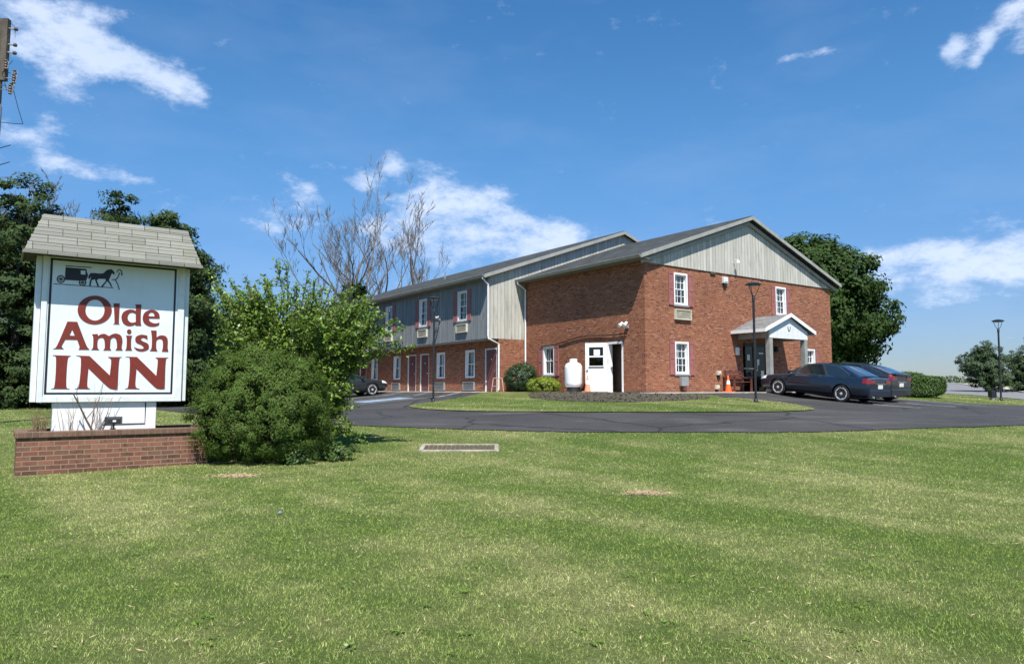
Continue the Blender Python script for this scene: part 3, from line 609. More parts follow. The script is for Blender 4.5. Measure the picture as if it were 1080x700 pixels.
# flood lights
def floods(u, v, z, rz, n=2, mat='white', s=1.0):
    r = MB(); r.box(-.07*s, .07*s, -.07*s, 0, -.07*s, .07*s); r.tube([(0, -.05*s, 0), (0, -.20*s, .03*s)], .02*s, 6)
    o = r.build('wall_light', 'grey_metal', bld, loc=(u, v, Z(z)), rz=rz)
    for i in range(n):
        x = (i-(n-1)/2)*.26*s
        h_ = MB(); h_.tube([(0, -.18*s, .02*s), (x, -.22*s, .08*s)], .018*s, 6); h_.tube([(x, -.18*s, .16*s), (x, -.24*s, .10*s), (x, -.36*s, .02*s)], [.05*s, .06*s, .085*s], 10); h_.build('lamp_head', mat, o, smooth=True)
    return o
floods(0, .96, 4.12, SIDE, 2); floods(WU, 12.5, 5.2, SIDE, 2, 'grey_metal', .9)
wl_ = MB(); wl_.box(-.15, .15, -.12, 0, 0, .27); wl_.box(-.11, .11, -.14, -.12, .05, .22); wl_.build('speaker_box', 'white_dirty', bld, loc=(4.95, 0, Z(6.2)), bevel=.02)
MB().box(-.09, .09, -.1, 0, -.14, 0).build('lamp_bracket', 'black', bld, loc=(4.95, 0, Z(6.2)))
o = MB().tube([(0, 0, 0), (0, -.1, .12), (0, -.22, .12)], .02, 6).lathe([(.035, .12), (.06, .10), (.08, .0), (.11, -.01), (.04, .12)][:3], 12, (0, -.22, -.02)).build('gable_lamp', 'white', bld, smooth=True, loc=(5.6, -.05, Z(7.15)))
# gas meter under the left window
o = MB().box(-.2, .2, -.18, 0, .25, .62).build('meter_box', 'grey_metal', bld, bevel=.02, loc=(2.12, 0, 0)); MB().box(-.09, .09, -.17, -.02, .06, .25).build('meter_pipe', 'bench_wood', o); MB().tube([(.13, -.06, .25), (.13, -.06, -.1)], .02, 6).build('meter_pipe', 'grey_metal', o)
# small fixtures low on the wall
for (u, z) in ((4.38, .72), (4.25, .12)):
    MB().box(-.1, .1, -.13, 0, 0, .18).box(-.06, .06, -.16, -.13, .04, .14).build('hose_box', 'beige_metal', bld, bevel=.02, loc=(u, 0, z)); MB().box(-.05, .05, -.08, 0, -.16, 0).build('hose_bib', 'black', bld, loc=(u, 0, z))
# entrance door: dark aluminium storefront
f = MB(); x0, x1, h_ = 6.15, 8.15, Z(3.66)
for x in (x0, 7.08, x1-.06): f.box(x, x+.06, .10, .18, 0, h_)
for z in (0, 2.05, h_-.06): f.box(x0+.06, 7.08, .101, .179, z, z+.06); f.box(7.14, x1-.06, .101, .179, z, z+.06)
ent = f.build('entrance_frame', 'black', bld)
MB().quad((x0, .14, 0), (x1, .14, 0), (x1, .14, h_), (x0, .14, h_)).build('entrance_pane', 'dark_glass', ent, fix=False)
MB().tube([(7.2, .06, .95), (7.2, .02, 1.0), (7.2, .02, 1.25), (7.2, .06, 1.3)], .014, 6).box(6.25, 7.0, .05, .075, 1.03, 1.06).build('push_bar', 'chrome', ent)
for (x, z, w_, h2) in ((6.72, 1.42, .2, .26), (7.42, 1.22, .17, .26), (7.65, 1.72, .34, .07), (7.72, .62, .22, .34)): MB().box(x-w_/2, x+w_/2, .125, .13, z, z+h2).build('paper_notice', 'white_dirty', ent)
MB().box(-.11, .11, -.07, 0, 0, .34).build('notice_box', 'white', bld, bevel=.01, loc=(5.72, 0, 1.62))
o = MB().box(-.05, .05, -.05, 0, -.1, .1).box(-.08, .08, -.2, -.05, -.12, .14).build('wall_lantern', 'black', bld, bevel=.02, loc=(8.52, 0, Z(3.42)))
# portico
pr = empty('portico', (0, 0, 0)); pr.parent = bld
pu0, pu1, pz, pzr, pv = 5.36, 9.06, Z(4.06), Z(4.78), -1.62
um = (pu0+pu1)/2
m_ = MB(); th_ = .07
m_.prism([(pu0, pz), (um, pzr), (um, pzr+th_), (pu0, pz+th_)], 'y', pv-.12, -.002); m_.prism([(um, pzr), (pu1, pz), (pu1, pz+th_), (um, pzr+th_)], 'y', pv-.12, -.002)
m_.build('porch_roof', 'porch_shingle', pr)
rake(pu0-.01, pz+.07, um, pzr+.07, pv-.12, .13, .03, pr, 'porch_rake', pu1+.01, 'white')
MB().box(pu0-.03, pu0, pv-.12, -.003, pz-.06, pz+.075).box(pu1, pu1+.03, pv-.12, -.003, pz-.06, pz+.075).build('porch_fascia', 'white', pr)
gx0, gx1 = um-1.40, um+1.40
MB().prism([(gx0, Z(3.77)), (gx1, Z(3.77)), (gx1, pz+.05), (um, pzr-.02), (gx0, pz+.05)], 'y', pv, pv+.05).build('porch_gable', 'white_dirty', pr)
for x in (gx0, gx1-.06): MB().box(x, x+.06, pv+.052, -.003, Z(3.77), pz+.05).build('porch_beam', 'post_grey', pr)
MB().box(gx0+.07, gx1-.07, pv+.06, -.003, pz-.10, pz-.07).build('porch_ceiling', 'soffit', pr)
e_ = MB(); e_.tube([(um-.09, pv-.012, Z(4.30)), (um-.07, pv-.012, Z(4.16)), (um, pv-.012, Z(4.11)), (um+.07, pv-.012, Z(4.16)), (um+.09, pv-.012, Z(4.30))], .014, 6); e_.build('horseshoe', 'black', pr)
for x in (gx0+.11, gx1-.11):
    MB().box(x-.11, x+.11, pv+.01, pv+.23, .0, Z(3.77)-.003).build('column', 'post_grey', pr, bevel=.012)
    MB().box(x-.14, x+.14, pv-.02, pv+.26, .0, .12).build('column_base', 'post_grey', pr, bevel=.01)
# roof vent pipes and conduits on the wing
MB().tube([(2.5, 20, zW+1.7), (2.5, 20, zW+2.35)], .05, 8).build('vent_pipe', 'grey_metal', bld)
# ragged bits of trim under the gable siding
MB().box(4.02, 4.34, -.06, -.005, Z(6.52), Z(6.62)).build('bird_ledge', 'mulch', bld)

# ------------------------------------------------------------------ roadside sign
SX, SY, S0 = -7.95, 12.0, .2
sg = tag(empty('inn_sign', (SX, SY, S0), PH), 'white roadside inn sign with red lettering, buggy silhouette and shingled cap', 'sign')
def s_(z): return z-S0
SD = .36
MB().box(-.04, 2.20, 0, SD, s_(1.37), s_(3.95)).build('cabinet', 'white_dirty', sg, bevel=.012)
fr = MB(); fx0, fx1, fz0, fz1 = .045, 2.09, 1.47, 3.86
MB().box(fx0, fx1, -.008, .0, s_(fz0), s_(fz1)).build('sign_face', 'sign_face', sg)
for a in ((-.04, .045, 1.372, 3.94), (2.09, 2.20, 1.372, 3.94)): fr.box(a[0]-.001, a[1], -.03, -.001, s_(a[2]), s_(a[3]))
fr.box(.046, 2.089, -.031, -.001, s_(1.373), s_(1.47)); fr.box(.046, 2.089, -.031, -.001, s_(3.86), s_(3.94)); fr.build('face_frame', 'white_dirty', sg, bevel=.006)
bd = MB(); b0, b1, c0, c1, t_ = .065, 2.05, 1.505, 3.835, .034
bd.box(b0, b0+t_, -.011, -.0085, s_(c0), s_(c1)); bd.box(b1-t_, b1, -.011, -.0085, s_(c0), s_(c1)); bd.box(b0+t_, b1-t_, -.011, -.0085, s_(c0), s_(c0)+t_); bd.box(b0+t_, b1-t_, -.011, -.0085, s_(c1)-t_, s_(c1)); bd.build('face_border', 'sign_black', sg)
for x in (-.13, 2.205): MB().box(x, x+.085, .04, SD-.04, s_(1.375), s_(3.95)).build('side_post', 'white_dirty', sg, bevel=.008)
MB().box(.20, 1.80, .03, SD-.03, 0.1, s_(1.368)).build('pedestal', 'white', sg, bevel=.01)
MB().tube([(.95, .026, s_(.98)), (1.62, .026, s_(.98)), (1.62, .026, s_(1.36))], .010, 5).build('pedestal_seam', 'black', sg)
# shingled cap: hipped box with straight courses, own thickness at the eaves
v0_, v1_ = -.42, SD+.42; xb0, xb1, xt0, xt1 = -.33, 2.40, -.07, 2.20; vt0, vt1 = -.06, SD+.06; zb, zt = s_(3.86), s_(4.57)
cp = MB(); cp.add([(xb0, v0_, zb), (xb1, v0_, zb), (xb1, v1_, zb), (xb0, v1_, zb), (xt0, vt0, zt), (xt1, vt0, zt), (xt1, vt1, zt), (xt0, vt1, zt)], [(0, 1, 5, 4), (2, 3, 7, 6)])
cp.mi = 1; cp.add([(xb0, v0_, zb), (xb1, v0_, zb), (xb1, v1_, zb), (xb0, v1_, zb), (xt0, vt0, zt), (xt1, vt0, zt), (xt1, vt1, zt), (xt0, vt1, zt)], [(1, 2, 6, 5), (3, 0, 4, 7), (4, 5, 6, 7)])
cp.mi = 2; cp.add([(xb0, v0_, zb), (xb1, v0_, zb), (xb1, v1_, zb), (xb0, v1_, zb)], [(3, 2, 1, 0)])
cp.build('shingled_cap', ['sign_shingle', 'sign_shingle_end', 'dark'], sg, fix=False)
MB().box(xb0-.015, xb1+.015, v0_-.02, v0_+.01, zb-.035, zb+.012).box(xb0-.015, xb0+.01, v0_+.01, v1_, zb-.035, zb+.012).box(xb1-.01, xb1+.015, v0_+.01, v1_, zb-.035, zb+.012).build('drip_edge', 'sign_shingle', sg)
crs = MB()
for i in range(1, 6):                                  # thin shadow steps of the courses
    t = i/5.55; a = lambda p, q: p+(q-p)*t
    z_ = zb+(zt-zb)*t; y_ = a(v0_, vt0); crs.add([(a(xb0, xt0), y_-.006, z_), (a(xb1, xt1), y_-.006, z_), (a(xb1, xt1), y_+.03, z_+.05), (a(xb0, xt0), y_+.03, z_+.05), (a(xb0, xt0), y_+.003, z_-.001), (a(xb1, xt1), y_+.003, z_-.001)], [(0, 1, 2, 3), (0, 4, 5, 1)])
crs.build('shingle_course', 'sign_shingle', sg, fix=False)
GL = {'O':[[(1.012,2.998),(1.005,3.048),(0.988,3.095),(0.961,3.137),(0.927,3.173),(0.886,3.202),(0.839,3.222),(0.79,3.233),(0.738,3.234),(0.688,3.225),(0.64,3.207),(0.597,3.18),(0.559,3.146),(0.529,3.106),(0.507,3.061),(0.495,3.014),(0.492,2.965),(0.499,2.916),(0.515,2.871),(0.541,2.829),(0.574,2.793),(0.614,2.764),(0.659,2.743),(0.708,2.732),(0.759,2.729),(0.81,2.737),(0.858,2.754),(0.902,2.78),(0.941,2.814),(0.973,2.854),(0.995,2.899),(1.009,2.948)],[(0.9,2.989),(0.895,3.025),(0.886,3.06),(0.871,3.091),(0.851,3.117),(0.828,3.139),(0.802,3.154),(0.774,3.163),(0.746,3.164),(0.717,3.158),(0.691,3.146),(0.666,3.127),(0.646,3.103),(0.629,3.074),(0.617,3.041),(0.61,3.006),(0.609,2.971),(0.613,2.935),(0.623,2.901),(0.637,2.871),(0.656,2.844),(0.679,2.822),(0.705,2.807),(0.732,2.798),(0.761,2.796),(0.789,2.801),(0.816,2.813),(0.84,2.832),(0.862,2.856),(0.879,2.885),(0.891,2.918),(0.898,2.953)]],
'l':[[(1.037,3.118),(1.131,3.124),(1.131,3.033),(1.13,2.938),(1.13,2.852),(1.131,2.789),(1.133,2.759),(1.136,2.752),(1.139,2.754),(1.143,2.751),(1.04,2.749),(1.046,2.751),(1.054,2.749),(1.06,2.755),(1.062,2.785),(1.06,2.847),(1.053,2.933),(1.045,3.028)]],
'd':[[(1.378,3.122),(1.48,3.129),(1.479,3.089),(1.477,3.048),(1.476,3.007),(1.475,2.966),(1.476,2.922),(1.477,2.876),(1.479,2.833),(1.481,2.799),(1.484,2.778),(1.487,2.765),(1.49,2.756),(1.493,2.745),(1.396,2.742),(1.395,2.765),(1.38,2.757),(1.366,2.748),(1.351,2.741),(1.335,2.735),(1.319,2.732),(1.301,2.73),(1.283,2.73),(1.266,2.734),(1.248,2.74),(1.23,2.75),(1.212,2.763),(1.198,2.779),(1.187,2.8),(1.177,2.825),(1.171,2.852),(1.168,2.878),(1.17,2.902),(1.175,2.927),(1.184,2.95),(1.195,2.97),(1.211,2.987),(1.23,3.001),(1.25,3.012),(1.27,3.02),(1.29,3.025),(1.311,3.027),(1.331,3.027),(1.348,3.025),(1.361,3.022),(1.372,3.017),(1.382,3.011),(1.392,3.005),(1.392,3.027),(1.393,3.05),(1.393,3.071),(1.392,3.088),(1.39,3.1),(1.386,3.108),(1.382,3.115)],[(1.394,2.958),(1.379,2.963),(1.363,2.969),(1.348,2.974),(1.334,2.975),(1.32,2.973),(1.307,2.969),(1.295,2.961),(1.285,2.951),(1.277,2.937),(1.271,2.92),(1.266,2.902),(1.265,2.884),(1.267,2.866),(1.272,2.847),(1.28,2.829),(1.289,2.815),(1.3,2.805),(1.313,2.797),(1.327,2.792),(1.341,2.79),(1.355,2.791),(1.37,2.796),(1.385,2.802),(1.4,2.807)]],
'e':[[(1.789,2.891),(1.613,2.886),(1.615,2.873),(1.616,2.859),(1.619,2.845),(1.626,2.834),(1.638,2.824),(1.654,2.814),(1.671,2.807),(1.687,2.802),(1.702,2.799),(1.717,2.798),(1.731,2.799),(1.744,2.801),(1.755,2.804),(1.766,2.808),(1.776,2.812),(1.787,2.816),(1.786,2.804),(1.786,2.792),(1.784,2.781),(1.777,2.771),(1.764,2.761),(1.747,2.752),(1.727,2.745),(1.706,2.74),(1.683,2.738),(1.658,2.737),(1.633,2.739),(1.61,2.744),(1.588,2.754),(1.566,2.768),(1.547,2.784),(1.532,2.802),(1.521,2.821),(1.514,2.843),(1.51,2.866),(1.509,2.889),(1.512,2.914),(1.518,2.941),(1.527,2.966),(1.541,2.988),(1.559,3.006),(1.582,3.022),(1.606,3.034),(1.631,3.042),(1.655,3.044),(1.681,3.042),(1.706,3.036),(1.727,3.027),(1.745,3.015),(1.76,2.999),(1.772,2.982),(1.781,2.964),(1.786,2.946),(1.788,2.928),(1.788,2.91)],[(1.603,2.925),(1.702,2.924),(1.7,2.938),(1.697,2.954),(1.694,2.968),(1.689,2.98),(1.681,2.988),(1.67,2.994),(1.659,2.998),(1.648,2.999),(1.638,2.995),(1.628,2.989),(1.618,2.981),(1.611,2.971),(1.607,2.961),(1.605,2.949),(1.604,2.937)]],
'm':[[(0.725,2.554),(0.813,2.563),(0.817,2.528),(0.829,2.537),(0.84,2.546),(0.852,2.554),(0.865,2.561),(0.879,2.565),(0.893,2.569),(0.909,2.57),(0.924,2.568),(0.939,2.562),(0.954,2.553),(0.97,2.542),(0.985,2.532),(0.997,2.541),(1.01,2.551),(1.022,2.561),(1.036,2.568),(1.052,2.575),(1.069,2.58),(1.086,2.584),(1.104,2.583),(1.122,2.579),(1.141,2.572),(1.159,2.562),(1.173,2.548),(1.184,2.531),(1.191,2.511),(1.197,2.488),(1.2,2.463),(1.2,2.434),(1.196,2.4),(1.193,2.368),(1.192,2.342),(1.195,2.323),(1.199,2.31),(1.205,2.299),(1.21,2.287),(1.097,2.287),(1.103,2.296),(1.109,2.304),(1.115,2.315),(1.118,2.33),(1.118,2.355),(1.117,2.385),(1.113,2.416),(1.109,2.442),(1.104,2.462),(1.098,2.478),(1.092,2.492),(1.084,2.501),(1.075,2.508),(1.066,2.511),(1.055,2.511),(1.046,2.509),(1.037,2.503),(1.028,2.494),(1.02,2.484),(1.014,2.473),(1.012,2.462),(1.011,2.451),(1.012,2.437),(1.012,2.421),(1.011,2.399),(1.01,2.374),(1.01,2.348),(1.011,2.327),(1.015,2.312),(1.02,2.302),(1.026,2.293),(1.031,2.283),(0.91,2.281),(0.915,2.29),(0.921,2.298),(0.926,2.308),(0.929,2.324),(0.93,2.348),(0.928,2.378),(0.925,2.409),(0.922,2.435),(0.917,2.455),(0.912,2.473),(0.905,2.487),(0.897,2.497),(0.887,2.502),(0.875,2.503),(0.863,2.501),(0.852,2.497),(0.842,2.492),(0.832,2.485),(0.823,2.474),(0.817,2.456),(0.814,2.429),(0.813,2.393),(0.815,2.357),(0.818,2.329),(0.823,2.312),(0.83,2.301),(0.838,2.293),(0.846,2.284),(0.723,2.283),(0.73,2.291),(0.738,2.297),(0.744,2.307),(0.749,2.326),(0.751,2.363),(0.751,2.41),(0.749,2.458),(0.746,2.496),(0.742,2.518),(0.737,2.532),(0.731,2.542)]],
'i':[[(1.251,2.555),(1.35,2.556),(1.346,2.54),(1.342,2.525),(1.339,2.508),(1.337,2.486),(1.337,2.454),(1.338,2.415),(1.34,2.377),(1.342,2.347),(1.346,2.327),(1.35,2.314),(1.355,2.303),(1.36,2.292),(1.252,2.288),(1.257,2.3),(1.262,2.31),(1.266,2.323),(1.269,2.344),(1.27,2.379),(1.27,2.422),(1.269,2.466),(1.267,2.5),(1.264,2.521),(1.26,2.534),(1.256,2.544)]],
'.':[[(1.336,2.629),(1.335,2.637),(1.333,2.645),(1.33,2.652),(1.325,2.658),(1.319,2.663),(1.313,2.666),(1.306,2.669),(1.299,2.669),(1.292,2.668),(1.286,2.665),(1.28,2.661),(1.275,2.656),(1.271,2.649),(1.268,2.642),(1.266,2.634),(1.265,2.626),(1.266,2.617),(1.269,2.61),(1.272,2.603),(1.277,2.597),(1.283,2.592),(1.289,2.588),(1.296,2.586),(1.302,2.585),(1.309,2.587),(1.316,2.589),(1.322,2.593),(1.327,2.599),(1.331,2.605),(1.334,2.613),(1.336,2.621)]],
's':[[(1.597,2.567),(1.603,2.493),(1.593,2.5),(1.583,2.508),(1.573,2.514),(1.563,2.52),(1.551,2.523),(1.538,2.526),(1.525,2.527),(1.515,2.525),(1.507,2.519),(1.5,2.511),(1.496,2.501),(1.496,2.492),(1.5,2.484),(1.509,2.475),(1.52,2.467),(1.533,2.459),(1.55,2.451),(1.57,2.444),(1.59,2.436),(1.606,2.426),(1.616,2.414),(1.624,2.4),(1.629,2.385),(1.631,2.371),(1.631,2.355),(1.628,2.34),(1.621,2.325),(1.61,2.312),(1.593,2.301),(1.571,2.291),(1.547,2.283),(1.524,2.279),(1.502,2.279),(1.479,2.281),(1.457,2.286),(1.438,2.294),(1.422,2.305),(1.41,2.32),(1.398,2.336),(1.386,2.352),(1.407,2.345),(1.428,2.337),(1.448,2.331),(1.468,2.326),(1.486,2.324),(1.503,2.323),(1.519,2.324),(1.53,2.327),(1.539,2.331),(1.544,2.337),(1.546,2.345),(1.545,2.354),(1.54,2.363),(1.53,2.374),(1.518,2.386),(1.504,2.396),(1.487,2.404),(1.468,2.412),(1.448,2.419),(1.433,2.428),(1.421,2.44),(1.412,2.452),(1.406,2.465),(1.403,2.48),(1.403,2.496),(1.405,2.514),(1.411,2.531),(1.42,2.545),(1.434,2.557),(1.452,2.567),(1.471,2.574),(1.49,2.58),(1.506,2.582),(1.523,2.581),(1.538,2.579),(1.553,2.577),(1.565,2.575),(1.576,2.573),(1.587,2.57)]],
'h':[[(1.652,2.667),(1.747,2.666),(1.75,2.543),(1.764,2.553),(1.777,2.564),(1.792,2.573),(1.808,2.58),(1.828,2.583),(1.849,2.584),(1.871,2.582),(1.889,2.576),(1.905,2.567),(1.918,2.554),(1.929,2.537),(1.937,2.514),(1.941,2.481),(1.942,2.441),(1.941,2.401),(1.942,2.367),(1.945,2.342),(1.95,2.323),(1.954,2.306),(1.958,2.287),(1.848,2.287),(1.851,2.303),(1.856,2.319),(1.859,2.336),(1.861,2.355),(1.862,2.381),(1.862,2.41),(1.86,2.439),(1.858,2.462),(1.854,2.48),(1.849,2.493),(1.843,2.504),(1.835,2.511),(1.824,2.516),(1.811,2.518),(1.798,2.518),(1.786,2.515),(1.776,2.51),(1.765,2.503),(1.757,2.493),(1.751,2.476),(1.748,2.449),(1.748,2.415),(1.749,2.38),(1.752,2.352),(1.756,2.332),(1.762,2.316),(1.769,2.303),(1.775,2.289),(1.647,2.292),(1.655,2.303),(1.663,2.312),(1.67,2.326),(1.675,2.349),(1.677,2.388),(1.677,2.437),(1.676,2.489),(1.673,2.535),(1.669,2.572),(1.664,2.604),(1.658,2.635)]],
'A':[[(0.351,2.757),(0.497,2.759),(0.536,2.655),(0.576,2.547),(0.613,2.448),(0.643,2.372),(0.663,2.329),(0.676,2.31),(0.686,2.3),(0.698,2.285),(0.535,2.28),(0.539,2.29),(0.544,2.299),(0.548,2.31),(0.547,2.328),(0.541,2.353),(0.53,2.384),(0.518,2.417),(0.507,2.45),(0.332,2.447),(0.319,2.417),(0.304,2.386),(0.292,2.357),(0.286,2.333),(0.288,2.316),(0.296,2.304),(0.307,2.294),(0.317,2.283),(0.165,2.28),(0.177,2.288),(0.188,2.29),(0.201,2.303),(0.22,2.343),(0.247,2.421),(0.28,2.527),(0.316,2.644)],[(0.426,2.625),(0.469,2.516),(0.389,2.517)]],
'I':[[(0.161,2.173),(0.426,2.17),(0.414,2.162),(0.401,2.16),(0.39,2.147),(0.382,2.104),(0.377,2.01),(0.375,1.882),(0.375,1.753),(0.38,1.661),(0.389,1.619),(0.403,1.607),(0.418,1.606),(0.432,1.6),(0.164,1.604),(0.177,1.609),(0.191,1.607),(0.203,1.618),(0.212,1.66),(0.217,1.755),(0.219,1.886),(0.217,2.019),(0.213,2.114),(0.204,2.156),(0.19,2.168),(0.175,2.167)]],
'N1':[[(0.504,2.176),(0.704,2.173),(1.026,1.84),(1.03,1.91),(1.036,1.984),(1.039,2.051),(1.037,2.103),(1.029,2.132),(1.015,2.146),(1.0,2.154),(0.985,2.164),(1.202,2.168),(1.192,2.164),(1.181,2.168),(1.171,2.157),(1.163,2.11),(1.159,2.012),(1.157,1.878),(1.157,1.73),(1.156,1.59),(1.135,1.591),(1.114,1.592),(1.093,1.594),(1.072,1.6),(1.056,1.604),(1.043,1.607),(1.023,1.62),(0.987,1.652),(0.928,1.712),(0.854,1.791),(0.772,1.878),(0.695,1.96),(0.693,1.88),(0.689,1.796),(0.687,1.72),(0.69,1.662),(0.698,1.63),(0.71,1.616),(0.724,1.61),(0.737,1.6),(0.507,1.604),(0.523,1.609),(0.54,1.608),(0.555,1.619),(0.566,1.661),(0.574,1.755),(0.58,1.886),(0.581,2.017),(0.577,2.112),(0.565,2.156),(0.546,2.169),(0.524,2.169)]],
'N2':[[(1.258,2.176),(1.444,2.176),(1.772,1.838),(1.777,1.912),(1.783,1.99),(1.786,2.061),(1.786,2.116),(1.779,2.146),(1.769,2.158),(1.756,2.164),(1.744,2.173),(1.963,2.177),(1.951,2.173),(1.939,2.177),(1.928,2.166),(1.921,2.119),(1.917,2.021),(1.917,1.888),(1.919,1.74),(1.919,1.6),(1.895,1.599),(1.871,1.597),(1.848,1.596),(1.824,1.6),(1.806,1.604),(1.792,1.607),(1.771,1.621),(1.734,1.654),(1.675,1.714),(1.6,1.793),(1.519,1.88),(1.442,1.962),(1.44,1.88),(1.436,1.794),(1.434,1.716),(1.439,1.657),(1.451,1.626),(1.469,1.613),(1.49,1.609),(1.509,1.6),(1.271,1.604),(1.285,1.61),(1.301,1.609),(1.315,1.62),(1.325,1.663),(1.331,1.76),(1.335,1.895),(1.335,2.03),(1.33,2.126),(1.317,2.168),(1.299,2.177),(1.278,2.173)]],
'buggy':[[(0.287,3.694),(0.593,3.692),(0.607,3.634),(0.626,3.583),(0.601,3.494),(0.467,3.476),(0.285,3.473),(0.283,3.596)]],
'bwin':[[(0.512,3.66),(0.581,3.662),(0.583,3.593),(0.515,3.592)]],
'horse':[[(0.627,3.543),(0.637,3.59),(0.663,3.629),(0.731,3.635),(0.789,3.631),(0.852,3.64),(0.913,3.71),(0.982,3.728),(1.013,3.7),(1.036,3.652),(1.019,3.631),(0.992,3.66),(0.975,3.615),(0.946,3.525),(0.981,3.468),(1.004,3.412),(0.983,3.413),(0.955,3.47),(0.921,3.507),(0.858,3.4),(0.828,3.403),(0.9,3.508),(0.894,3.545),(0.793,3.538),(0.759,3.511),(0.8,3.403),(0.773,3.403),(0.74,3.491),(0.731,3.526),(0.682,3.502),(0.67,3.405),(0.645,3.403),(0.658,3.493),(0.675,3.567),(0.643,3.518)]],
'line':[[(0.12,3.397),(1.024,3.402),(1.025,3.39),(0.121,3.386)]],
'roofl':[[(0.28,3.726),(0.671,3.733),(0.671,3.719),(0.281,3.711)]],
'q1':[[(1.057,3.681),(1.076,3.719),(1.111,3.74),(1.145,3.712),(1.16,3.632),(1.133,3.634),(1.137,3.691),(1.109,3.722),(1.083,3.706),(1.067,3.671)]],
'q2':[[(1.102,3.681),(1.116,3.676),(1.088,3.578),(1.054,3.538),(0.99,3.532),(0.989,3.543),(1.042,3.55),(1.076,3.588)]],
'q3':[[(1.042,3.536),(1.058,3.538),(1.092,3.471),(1.123,3.372),(1.108,3.367),(1.081,3.463)]],
'wl':[[(0.286,3.486),(0.284,3.464),(0.276,3.444),(0.263,3.427),(0.247,3.416),(0.228,3.411),(0.209,3.412),(0.192,3.421),(0.178,3.435),(0.168,3.454),(0.165,3.475),(0.167,3.497),(0.174,3.517),(0.187,3.533),(0.203,3.545),(0.222,3.55),(0.241,3.548),(0.258,3.54),(0.273,3.526),(0.282,3.507)]],
'wl_h':[[(0.273,3.485),(0.271,3.468),(0.265,3.452),(0.255,3.439),(0.242,3.43),(0.227,3.426),(0.213,3.427),(0.199,3.434),(0.188,3.445),(0.181,3.459),(0.178,3.476),(0.179,3.493),(0.185,3.509),(0.195,3.522),(0.208,3.531),(0.223,3.535),(0.238,3.533),(0.251,3.527),(0.262,3.516),(0.27,3.501)]],
'wr':[[(0.603,3.458),(0.601,3.438),(0.593,3.42),(0.582,3.405),(0.566,3.394),(0.549,3.39),(0.532,3.391),(0.516,3.399),(0.503,3.412),(0.494,3.429),(0.491,3.448),(0.493,3.467),(0.5,3.486),(0.512,3.501),(0.527,3.511),(0.544,3.516),(0.561,3.514),(0.577,3.507),(0.59,3.494),(0.599,3.477)]],
'wr_h':[[(0.589,3.456),(0.588,3.442),(0.582,3.428),(0.573,3.417),(0.562,3.409),(0.549,3.405),(0.535,3.407),(0.523,3.412),(0.513,3.422),(0.507,3.435),(0.504,3.449),(0.506,3.464),(0.511,3.477),(0.52,3.489),(0.532,3.496),(0.545,3.5),(0.558,3.499),(0.57,3.493),(0.58,3.483),(0.586,3.471)]]}
def glyph(name, keys, mat, y0, th, off=(0, 0)):
    """flat outline with holes, filled and given a real thickness"""
    cu = bpy.data.curves.new(name, 'CURVE'); cu.dimensions = '2D'; cu.fill_mode = 'BOTH'; cu.extrude = th/2
    for k in keys:
        for loop in GL[k]:
            sp = cu.splines.new('POLY'); sp.points.add(len(loop)-1); sp.use_cyclic_u = True
            for p, (x, z) in zip(sp.points, loop): p.co = (x+off[0], s_(z)+off[1], 0, 1)
    tmp = bpy.data.objects.new('tmp', cu); COL.objects.link(tmp); dg = bpy.context.evaluated_depsgraph_get()
    me = bpy.data.meshes.new_from_object(tmp.evaluated_get(dg)); bpy.data.objects.remove(tmp); bpy.data.curves.remove(cu)
    me.transform(Matrix.Rotation(R(90), 4, 'X')); me.materials.clear(); me.materials.append(M[mat])
    for p in me.polygons: p.material_index = 0
    o = bpy.data.objects.new(name, me); link(o, sg); o.location = (0, y0, 0); return o
for ks in (['O'], ['l'], ['d'], ['e'], ['A'], ['m'], ['i', '.'], ['s'], ['h'], ['I'], ['N1'], ['N2']): glyph('letter', ks, 'sign_red', -.0125, .008)
bg_ = glyph('buggy_emblem', ['buggy'], 'sign_black', -.0105, .004)
for ks in (['horse'], ['line'], ['roofl'], ['q1'], ['q2'], ['q3']): q = glyph('emblem_piece', ks, 'sign_black', -.0105 if ks != ['line'] else -.0106, .004); q.parent = bg_; q.location = (0, 0 if ks != ['line'] else -.0004, 0)
q = glyph('emblem_window', ['bwin'], 'sign_face', -.013, .002); q.parent = bg_; q.location = (0, -.003, 0)
GL['w1'] = GL['wl']+GL['wl_h']; GL['w2'] = GL['wr']+GL['wr_h']
for k in ('w1', 'w2'):
    q = glyph('emblem_wheel', [k], 'sign_black', -.0105, .004); q.parent = bg_; q.location = (0, -.0008, 0)
    c = np.mean(np.array(GL[k][0]), 0); r_ = abs(GL[k][0][0][0]-c[0]); sp_ = MB()
    for i in range(6): a = math.pi*i/6; sp_.add([(c[0]-r_*math.cos(a)-.003*math.sin(a), -.0125, s_(c[1])-r_*math.sin(a)+.003*math.cos(a)), (c[0]+r_*math.cos(a)-.003*math.sin(a), -.0125, s_(c[1])+r_*math.sin(a)+.003*math.cos(a)), (c[0]+r_*math.cos(a)+.003*math.sin(a), -.0125, s_(c[1])+r_*math.sin(a)-.003*math.cos(a)), (c[0]-r_*math.cos(a)+.003*math.sin(a), -.0125, s_(c[1])-r_*math.sin(a)-.003*math.cos(a))], [(0, 1, 2, 3)])
    sp_.build('emblem_spoke', 'sign_black', bg_, fix=False)
